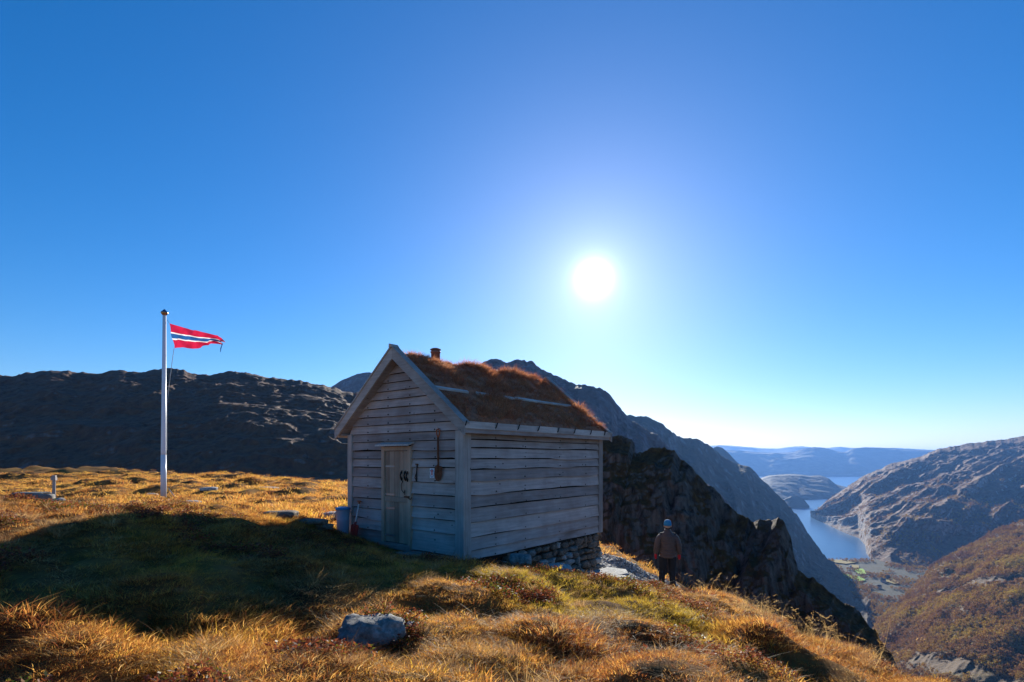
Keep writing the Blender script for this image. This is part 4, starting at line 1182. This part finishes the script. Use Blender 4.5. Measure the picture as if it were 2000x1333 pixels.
# face, hair line and hat
vs, fs = lathe([(0.02, 0.0), (0.065, 0.012), (0.088, 0.06), (0.097, 0.11), (0.094, 0.15)], 18)
hd = mesh('head', [(v[0] * 0.86, v[1] + 0.03, v[2] + 1.535) for v in vs], fs, M['skin'], per, True)
b = MB(); b.tube([(0, 0.105, 1.625), (0, 0.14, 1.60), (0, 0.118, 1.592)], [0.012, 0.016, 0.01], 8); b.build('nose', M['skin'], hd, True)
for s in (-1, 1):
    b = MB(); b.tube([(0.083 * s, 0.02, 1.595), (0.095 * s, 0.012, 1.62), (0.085 * s, 0.018, 1.645)], [0.008, 0.015, 0.009], 8); b.build('ear', M['skin'], hd, True)
vs, fs = lathe([(0.094, 0.0), (0.106, 0.012), (0.106, 0.05), (0.103, 0.055), (0.102, 0.08), (0.092, 0.115), (0.066, 0.145), (0.03, 0.158), (0.006, 0.16)], 20)
mesh('hat', [(v[0] * 0.93, v[1] + 0.025, v[2] + 1.632) for v in vs], fs, M['hat'], per, True)
for s in (-1, 1):
    # mitten: palm with four fingers together and a thumb from the side
    mv = [(0.30 * s, 0.015, 0.92), (0.303 * s, 0.03, 0.86), (0.300 * s, 0.045, 0.80), (0.292 * s, 0.06, 0.745), (0.285 * s, 0.085, 0.84), (0.272 * s, 0.10, 0.80)]
    skin_obj('mitten', mv, [(0, 1), (1, 2), (2, 3), (1, 4), (4, 5)], [(0.045, 0.045), (0.034, 0.05), (0.032, 0.052), (0.022, 0.035), 0.021, 0.017], M['mitten'], per)
    q = 0.07 if s < 0 else 0.0; w_ = 0.02 if s < 0 else 0.0
    b = MB(); ringtube(b, [(0.112 * s, 0.0, 0.84, 0.112, 0.125), (0.115 * s, 0.015 + q * .3, 0.65, 0.10, 0.11), ((0.118 + w_ * .5) * s, 0.02 + q * .6, 0.48, 0.085, 0.092), ((0.12 + w_) * s, -0.01 + q, 0.25, 0.076, 0.085), ((0.122 + w_) * s, -0.02 + q, 0.09, 0.082, 0.092)], 14, 0.13, 0.007)
    b.build('trouser_leg', M['trousers'], per, True)
    b = MB(); b.tube([((0.124 + w_) * s, -0.03 + q, 0.14), ((0.124 + w_) * s, -0.028 + q, 0.05)], [0.062, 0.068], 12); 
    b.add(*[(lambda vf: ([(v[0] + (0.128 + w_) * s, v[1] + 0.045 + q, v[2] + 0.045) for v in vf[0]], vf[1]))(rock_verts(0.055, 0.14, 0.055, 3, 2, 0.02))][0])
    b.build('boot', M['boot'], per, True)

# ------------------------------------------------------------------ grass, gravel and woods: things nobody could count
SRC = {}
def source(coll, name, verts, faces, mat, bc=None, smooth=False):
    o = mesh(name, verts, faces, mat, None, smooth, link=False)
    if bc is not None:
        at = o.data.attributes.new('bc', 'FLOAT_COLOR', 'POINT')
        at.data.foreach_set('color', np.asarray(bc, np.float32).reshape(-1))
    SRC.setdefault(coll, bpy.data.collections.new(coll)).objects.link(o)
    return o

def tuft(coll, mat, nbl, height, spread, width, seed, lean=0.6, hvar=0.45, seg=3, seedhead=False):
    r = np.random.default_rng(seed)
    vs, fs, bc = [], [], []
    for i in range(nbl):
        a = r.uniform(0, 2 * math.pi); rad = spread * math.sqrt(r.uniform())
        bx, by = rad * math.cos(a), rad * math.sin(a)
        la = a + r.normal(0, 0.9)
        h = height * r.uniform(1 - hvar, 1 + hvar * 0.6); ln = abs(r.normal(lean, lean * 0.5)) * h
        w = width * r.uniform(0.7, 1.25)
        fa = r.uniform(0, math.pi)
        wx, wy = math.cos(fa) * w / 2, math.sin(fa) * w / 2
        c = (r.uniform(), r.uniform(), 0, 1)
        b0 = len(vs)
        for k in range(seg):
            t = k / seg
            x = bx + math.cos(la) * ln * t ** 1.7; y = by + math.sin(la) * ln * t ** 1.7; z = h * (t - 0.25 * t * t * min(1, ln / h)) - 0.015
            ww = 1 - 0.55 * t
            vs += [(x - wx * ww, y - wy * ww, z), (x + wx * ww, y + wy * ww, z)]; bc += [c, c]
        t = 1.0
        vs.append((bx + math.cos(la) * ln, by + math.sin(la) * ln, h * (1 - 0.25 * min(1, ln / h)) - 0.015)); bc.append(c)
        for k in range(seg - 1):
            fs.append((b0 + 2*k, b0 + 2*k+1, b0 + 2*k+3, b0 + 2*k+2))
        fs.append((b0 + 2*seg-2, b0 + 2*seg-1, b0 + 2*seg))
        if seedhead:
            tip = np.array(vs[-1]); e = np.array([math.cos(la), math.sin(la), 0.35]); e /= np.linalg.norm(e)
            for q in range(7):
                p0 = tip - e * 0.10 * (q / 7); off = np.array([r.normal(0, .008), r.normal(0, .008), r.normal(0, .006)])
                k0 = len(vs)
                vs += [tuple(p0 + off), tuple(p0 + off + e * 0.02 + (0.004, 0, 0)), tuple(p0 + off + e * 0.03), tuple(p0 + off + e * 0.02 - (0.004, 0, 0.003))]
                bc += [c] * 4; fs.append((k0, k0+1, k0+2, k0+3))
    return source(coll, coll + '_tuft', vs, fs, mat, bc)

def scatter(name, coll, P, rot, scl, idx, parent=None):
    me = bpy.data.meshes.new(name)
    me.vertices.add(len(P)); me.vertices.foreach_set('co', np.asarray(P, np.float32).reshape(-1))
    for nm, ty, val, key in (('rot', 'FLOAT_VECTOR', rot, 'vector'), ('scl', 'FLOAT_VECTOR', scl, 'vector'), ('idx', 'INT', idx, 'value')):
        at = me.attributes.new(nm, ty, 'POINT')
        at.data.foreach_set(key, np.asarray(val, np.int32 if ty == 'INT' else np.float32).reshape(-1))
    o = bpy.data.objects.new(name, me); C.objects.link(o)
    if parent is not None: o.parent = parent
    ng = bpy.data.node_groups.new(name + '_scatter', 'GeometryNodeTree')
    ng.interface.new_socket('Geometry', in_out='INPUT', socket_type='NodeSocketGeometry')
    ng.interface.new_socket('Geometry', in_out='OUTPUT', socket_type='NodeSocketGeometry')
    N, L = ng.nodes, ng.links
    gi, go = N.new('NodeGroupInput'), N.new('NodeGroupOutput')
    ci = N.new('GeometryNodeCollectionInfo'); ci.inputs['Collection'].default_value = SRC[coll]
    ci.inputs['Separate Children'].default_value = True; ci.inputs['Reset Children'].default_value = True
    ip = N.new('GeometryNodeInstanceOnPoints'); ip.inputs['Pick Instance'].default_value = True
    def na(nm, ty):
        n = N.new('GeometryNodeInputNamedAttribute'); n.data_type = ty; n.inputs['Name'].default_value = nm
        return [s for s in n.outputs if s.enabled and s.name == 'Attribute'][0]
    e2r = N.new('FunctionNodeEulerToRotation')
    L.new(na('rot', 'FLOAT_VECTOR'), e2r.inputs[0])
    L.new(gi.outputs[0], ip.inputs['Points']); L.new(ci.outputs[0], ip.inputs['Instance'])
    L.new(na('idx', 'INT'), ip.inputs['Instance Index']); L.new(e2r.outputs[0], ip.inputs['Rotation']); L.new(na('scl', 'FLOAT_VECTOR'), ip.inputs['Scale'])
    L.new(ip.outputs[0], go.inputs[0])
    md = o.modifiers.new('scatter', 'NODES'); md.node_group = ng
    o['kind'] = 'stuff'
    return o

# source tufts, ordered by name inside their collection
for k in range(6):
    tuft('heath_grass', M['grass'], 95, 0.022 + 0.0045 * k, 0.095, 0.0030, 200 + k, 1.25)
for k in range(3):
    tuft('long_grass', M['straw'], 26, 0.26 + 0.05 * k, 0.06, 0.004, 230 + k, 0.55, seg=4)
for k in range(3):
    tuft('stalk_grass', M['straw'], 5, 0.40 + 0.05 * k, 0.05, 0.0028, 240 + k, 0.45, 0.3, 5, True)
for k in range(5):
    tuft('far_grass', M['grass'], 60, 0.06 + 0.01 * k, 0.24, 0.009, 250 + k, 1.0)
for k in range(5):
    tuft('roof_grass', M['turfgrass'], 50, 0.09 + 0.012 * k, 0.09, 0.0055, 270 + k, 0.9)

def blocked(x, y):
    lx, ly = hut_local(x, y)
    inhut = (lx > -0.05) & (lx < HL + 0.1) & (ly > -0.05) & (ly < HW + 0.1)
    step = (lx > -0.56) & (lx < 0) & (ly > 0.02) & (ly < 1.38)
    slb = (np.abs(x - 1.9) < 0.6) & (np.abs(y - 10.8) < 0.5)
    return inhut | step | slb
def spots(n, rmin, rmax, amax, seed, power=1.0):
    r = np.random.default_rng(seed)
    a = r.uniform(-amax, amax, n); t = r.uniform(0, 1, n)
    rad = (rmin ** power + t * (rmax ** power - rmin ** power)) ** (1 / power)
    return rad * np.sin(a), rad * np.cos(a), r
def place(name, coll, x, y, r, nvar, smin, smax, tilt=0.15, hvary=True, label=None, cat='grass', lift=0.0):
    z = gz(x, y) + lift
    n = len(x)
    rot = np.stack([r.normal(0, tilt, n), r.normal(0, tilt, n), r.uniform(0, 6.283, n)], -1)
    s = r.uniform(smin, smax, n)
    if hvary: s = s * (0.55 + 1.1 * np.clip(fbm(x * 1.1, y * 1.1, 4, 3, 77) + 0.4, 0, 1))
    o = scatter(name, coll, np.stack([x, y, z], -1), rot, np.stack([s, s, s], -1), r.integers(0, nvar, n))
    tag(o, label, cat, kind='stuff')
    return o

x, y, r = spots(52000, 1.2, 14, R(58), 301, 1.35)
k = (rim_dist(x, y) < 0.25) & ~blocked(x, y) & (gravel_mask(x, y) < r.uniform(0.1, 0.9, len(x))) & (fbm(x * 1.7, y * 1.7, 6, 3, 41) > r.uniform(-0.75, -0.1, len(x)))
place('heath_grass', 'heath_grass', x[k], y[k], r, 6, 0.6, 1.2, label='matted golden brown and green grass in front of the hut')
x, y, r = spots(34000, 11, 50, R(52), 302, 1.3)
k = (rim_dist(x, y) < 0.3) & ~blocked(x, y) & (gravel_mask(x, y) < 0.5) & (x < 4)
place('heather', 'far_grass', x[k], y[k], r, 5, 0.6, 1.2, label='golden heath grass stretching to the flagpole and beyond')
x, y, r = spots(2600, 1.6, 14, R(56), 303, 1.4)
d = rim_dist(x, y)
k = (d < 0.3) & ~blocked(x, y) & (gravel_mask(x, y) < 0.5) & ((d > -0.9) & (y > 5) | ((fbm(x * 0.8, y * 0.8, 8, 2, 33) > 0.36) & (r.uniform(0, 1, len(x)) < 0.35)))
place('long_grass', 'long_grass', x[k], y[k], r, 3, 0.3, 0.62, 0.2, False, label='long straw-coloured grass along the edge of the drop')
x, y, r = spots(5000, 1.8, 14.5, R(56), 304, 1.3)
d = rim_dist(x, y)
k = (d < 0.25) & ~blocked(x, y) & (gravel_mask(x, y) < 0.5) & (((d > -0.55) & (y > 4.2) & (r.uniform(0, 1, len(x)) < 0.55)) | ((r.uniform(0, 1, len(x)) < 0.006) & (x > 0.3)))
place('seed_grass', 'stalk_grass', x[k], y[k], r, 3, 0.6, 1.0, 0.2, False, label='thin grass stalks with seed heads on the slope edge')

for k in range(4):
    tuft('flat_straw', M['straw'], 40, 0.022 + 0.004 * k, 0.10, 0.0034, 280 + k, 3.2, 0.5)
x, y, r = spots(17000, 1.3, 13, R(57), 305, 1.35)
k = (rim_dist(x, y) < 0.1) & ~blocked(x, y) & (gravel_mask(x, y) < 0.4) & (fbm(x * 1.5, y * 1.5, 3, 3, 35) > 0.04)
place('flat_straw', 'flat_straw', x[k], y[k], r, 4, 0.7, 1.2, 0.12, False, label='pale flattened straw lying over the turf', lift=0.02)
M['tussock'] = grassmat('brown_tussock', [(0.2, (0.26, 0.11, 0.06)), (0.5, (0.52, 0.30, 0.13)), (0.8, (0.66, 0.46, 0.22))], 2.0, 0.65)
for k in range(4):
    tuft('tussocks', M['tussock'], 90, 0.085 + 0.012 * k, 0.055, 0.0036, 290 + k, 0.8, 0.5, 4)
x, y, r = spots(5200, 1.7, 13, R(57), 307, 1.4)
k = (rim_dist(x, y) < 0.1) & ~blocked(x, y) & (gravel_mask(x, y) < 0.3) & (fbm(x * 1.1, y * 1.1, 12, 3, 43) > 0.06)
k &= (y > 3.6) | (r.uniform(0, 1, len(x)) < 0.3)
place('tussocks', 'tussocks', x[k], y[k], r, 4, 0.35, 0.85, 0.25, False, label='brown grass tussocks standing out of the short turf')
def shrub(seed, mat):
    r = np.random.default_rng(seed)
    vs, fs, bc = [], [], []
    for i in range(85):
        a = r.uniform(0, 6.283); rad = 0.08 * math.sqrt(r.uniform()); h = r.uniform(0.012, 0.062) * (1 - (rad / 0.11) ** 2)
        p = np.array([rad * math.cos(a), rad * math.sin(a), h])
        u_ = r.normal(0, 1, 3); u_[2] = abs(u_[2]) * 0.6; u_ /= np.linalg.norm(u_); v_ = np.cross(u_, r.normal(0, 1, 3)); v_ /= np.linalg.norm(v_)
        l_, w_ = r.uniform(0.006, 0.012), r.uniform(0.003, 0.005)
        k0 = len(vs); vs += [tuple(p - u_ * l_), tuple(p + v_ * w_), tuple(p + u_ * l_), tuple(p - v_ * w_)]
        c = (r.uniform(), r.uniform(), 0, 1); bc += [c] * 4; fs.append((k0, k0 + 1, k0 + 2, k0 + 3))
    return source('dwarf_shrubs', 'dwarf_shrubs_%d' % seed, vs, fs, mat, bc)
M['shrub'] = grassmat('bilberry_leaves', [(0.2, (0.06, 0.03, 0.015)), (0.42, (0.20, 0.05, 0.03)), (0.55, (0.34, 0.10, 0.04)), (0.68, (0.16, 0.15, 0.02)), (0.8, (0.07, 0.11, 0.02))], 2.5, 0.5)
for k in range(4): shrub(900 + k, M['shrub'])
x, y, r = spots(16000, 1.25, 11, R(57), 306, 1.4)
k = (rim_dist(x, y) < 0.1) & ~blocked(x, y) & (gravel_mask(x, y) < 0.3) & ((fbm(x * 1.2, y * 1.2, 9, 3, 39) > 0.12) | (np.hypot(x + 0.72, y - 2.95) < 0.22))
place('dwarf_shrubs', 'dwarf_shrubs', x[k], y[k], r, 4, 0.7, 1.5, 0.15, False, label='low reddish bilberry and heather leaves among the grass', cat='shrubs')

# roof grass, in the hut's own space
r = np.random.default_rng(311)
n = 3600
gx = r.uniform(X0 + 0.08, X1 - 0.08, n); gy = r.uniform(-OV + 0.03, HW + OV - 0.03, n)
gs_ = 1 - np.abs(gy - YM) / (YM + OV)
gh = ZR - SL * np.abs(gy - YM) - 0.10 + turf_h(gx, gs_) - 0.05 * np.exp(-((gy - YM) / 0.12) ** 2)
kk = ~((gy < YM) & (gs_ > 0.40) & (gs_ < 0.53) & (fbm(gx * 1.5, 0, 0, 2, 7) < 0.35))
lean = np.where(gy < YM, 1, -1) * 0.35
rot = np.stack([lean + r.normal(0, .25, n), r.normal(0, .25, n), r.uniform(0, 6.28, n) * 0 + r.normal(0, .6, n)], -1)
s = r.uniform(0.45, 1.0, n) * (0.7 + 0.6 * np.clip(fbm(gx * 1.6, gs_ * 3, 0, 3, 61) + 0.4, 0, 1)) * np.where(gs_ < 0.08, 0.55, 1)
rg = scatter('turf_grass', 'roof_grass', np.stack([gx, gy, gh - 0.005], -1)[kk], rot[kk], np.stack([s, s, s], -1)[kk], r.integers(0, 5, n)[kk], roof)

# pebbles on the path and beside the bin
for k in range(4):
    vs, fs = rock_verts(0.03, 0.024, 0.016, 400 + k, 1, 0.2)
    source('pebbles', 'pebbles_%d' % k, vs, fs, M['stone_pale' if k % 2 else 'stone_grey'], None, True)
r = np.random.default_rng(321)
x = r.uniform(0.8, 5.0, 16000); y = r.uniform(9.8, 14.6, 16000)
x2 = r.uniform(-5, -2.4, 5000); y2 = r.uniform(10.2, 12.2, 5000)
x = np.r_[x, x2]; y = np.r_[y, y2]
k = (gravel_mask(x, y) > 0.35) & ~blocked(x, y) & (rim_dist(x, y) < 0)
x, y = x[k], y[k]
place('gravel', 'pebbles', x, y, r, 4, 0.5, 1.6, 0.4, False, 'loose grey gravel on the path round the hut', 'gravel', -0.004)

# birch wood on the hillside: small crowns of leaf clumps on thin stems
def crownmat(name, cols):
    m, nt, b = newmat(name)
    n = tnoise(nt, pos(nt), 0.008, 5, 0.7)
    at = nt.nodes.new('ShaderNodeAttribute'); at.attribute_name = 'bc'
    sp = nt.nodes.new('ShaderNodeSeparateColor'); nt.links.new(at.outputs['Color'], sp.inputs[0])
    md = nt.nodes.new('ShaderNodeMath'); md.operation = 'MULTIPLY_ADD'
    nt.links.new(sp.outputs[0], md.inputs[0]); md.inputs[1].default_value = 0.3; nt.links.new(n.outputs['Fac'], md.inputs[2])
    rp_ = ramp(nt, cols, md.outputs[0])
    nt.links.new(rp_.outputs[0], b.inputs['Base Color']); b.inputs['Roughness'].default_value = 0.9
    t = nt.nodes.new('ShaderNodeBsdfTranslucent'); nt.links.new(rp_.outputs[0], t.inputs[0])
    mx = nt.nodes.new('ShaderNodeMixShader'); mx.inputs[0].default_value = 0.4
    nt.links.new(b.outputs[0], mx.inputs[1]); nt.links.new(t.outputs[0], mx.inputs[2])
    nt.links.new(mx.outputs[0], nt.nodes['Material Output'].inputs[0])
    return m
M['crown'] = crownmat('birch_crowns', [(0.45, (0.17, 0.08, 0.05)), (0.62, (0.28, 0.13, 0.05)), (0.74, (0.40, 0.23, 0.04)), (0.85, (0.54, 0.39, 0.05)), (1.0, (0.25, 0.25, 0.05))])
def crown(seed, h, w, nleaf=70):
    r = np.random.default_rng(seed)
    vs, fs, bc = [], [], []
    cs = [(r.normal(0, w * .3), r.normal(0, w * .3), h * r.uniform(0.4, 0.95)) for _ in range(7)]
    for i in range(nleaf):
        c = cs[r.integers(0, 7)]
        p = np.array(c) + r.normal(0, w * 0.22, 3)
        u_ = r.normal(0, 1, 3); u_ /= np.linalg.norm(u_); v_ = np.cross(u_, r.normal(0, 1, 3)); v_ /= np.linalg.norm(v_)
        s_ = r.uniform(0.35, 0.8)
        k0 = len(vs)
        vs += [tuple(p - u_ * s_), tuple(p + v_ * s_ * .7), tuple(p + u_ * s_), tuple(p - v_ * s_ * .7)]
        col = (r.uniform(), r.uniform(), 0, 1); bc += [col] * 4
        fs.append((k0, k0 + 1, k0 + 2, k0 + 3))
    k0 = len(vs)
    for (x_, z_, rr_) in ((0, 0, .16), (0.2, h * .6, .08)):
        for a_ in range(4):
            vs.append((x_ + rr_ * math.cos(a_ * 1.57), rr_ * math.sin(a_ * 1.57), z_)); bc.append((0.1, 0.5, 0, 1))
    for a_ in range(4): fs.append((k0 + a_, k0 + (a_ + 1) % 4, k0 + 4 + (a_ + 1) % 4, k0 + 4 + a_))
    return vs, fs, bc
for k in range(5):
    vs, fs, bc = crown(500 + k, 6.5 + k * 0.5, 3.2)
    source('birch_wood', 'birch_wood_%d' % k, vs, fs, M['crown'], bc)
def wood_on(name, hill, count, seed, zmax, label, lo=0.0, smin=0.6, smax=1.25, thresh=-0.3):
    me = bpy.data.objects[hill].data
    nvt = len(me.vertices); co = np.zeros(nvt * 3, np.float32); me.vertices.foreach_get('co', co); co = co.reshape(-1, 3)
    nf = len(me.polygons); fi = np.zeros(nf * 4, np.int32); me.loops.foreach_get('vertex_index', fi); fi = fi.reshape(-1, 4)
    A, B, D = co[fi[:, 0]], co[fi[:, 1]], co[fi[:, 3]]
    area = np.linalg.norm(np.cross(B - A, D - A), axis=1)
    ctr = A
    rt = ctr[:, 0] / np.maximum(ctr[:, 1], 1)
    vis = (ctr[:, 2] < zmax) & (rt > 0.56) & (rt < 1.12) & (-ctr[:, 2] / np.maximum(ctr[:, 1], 1) < 0.47)
    # nearer faces show larger, so they take more of the trees
    wgt = area * vis / np.maximum(ctr[:, 1], 1) ** 0.7
    r = np.random.default_rng(seed)
    f = r.choice(nf, count, p=wgt / wgt.sum())
    a_, b_ = r.uniform(0, 1, (2, count, 1))
    P = A[f] + (B[f] - A[f]) * a_ + (D[f] - A[f]) * b_
    dens = fbm(P[:, 0] / 110, P[:, 1] / 110, P[:, 2] / 60, 4, seed + 3)
    P = P[dens > thresh]
    n = len(P)
    s = r.uniform(smin, smax, n)
    o = scatter(name, 'birch_wood', P - np.array([0, 0, 0.3]), np.stack([r.normal(0, .08, n), r.normal(0, .08, n), r.uniform(0, 6.28, n)], -1), np.stack([s, s, s], -1), r.integers(0, 5, n))
    tag(o, label, 'wood', kind='stuff')
wood_on('birch_wood', 'birch_hillside', 42000, 601, 0, 'brown and yellow autumn birch wood covering the near hillside', smin=0.8, smax=1.7)
wood_on('valley_wood', 'valley_floor', 22000, 607, 0, 'mixed wood on the valley floor round the fields', smin=0.9, smax=1.6, thresh=-0.02)
wood_on('shore_wood', 'right_mountain', 16000, 611, -150, 'scattered wood on the lower slopes above the fjord', smin=1.0, smax=1.9, thresh=0.05)

# ------------------------------------------------------------------ the air
hz = MB(); hz.box(-12000, 32000, -300, 34000, -640, 420)
haze = hz.build('haze', None)
hm = bpy.data.materials.new('haze_air'); hm.use_nodes = True
hm.node_tree.nodes.clear()
vo = hm.node_tree.nodes.new('ShaderNodeVolumePrincipled')
vo.inputs['Color'].default_value = (0.20, 0.44, 1.0, 1)
vo.inputs['Density'].default_value = 2.9e-5
vo.inputs['Anisotropy'].default_value = 0.3
out = hm.node_tree.nodes.new('ShaderNodeOutputMaterial')
hm.node_tree.links.new(vo.outputs[0], out.inputs['Volume'])
haze.data.materials.append(hm)
tag(haze, 'thin bluish haze in the air over the fjord', 'haze', kind='stuff')
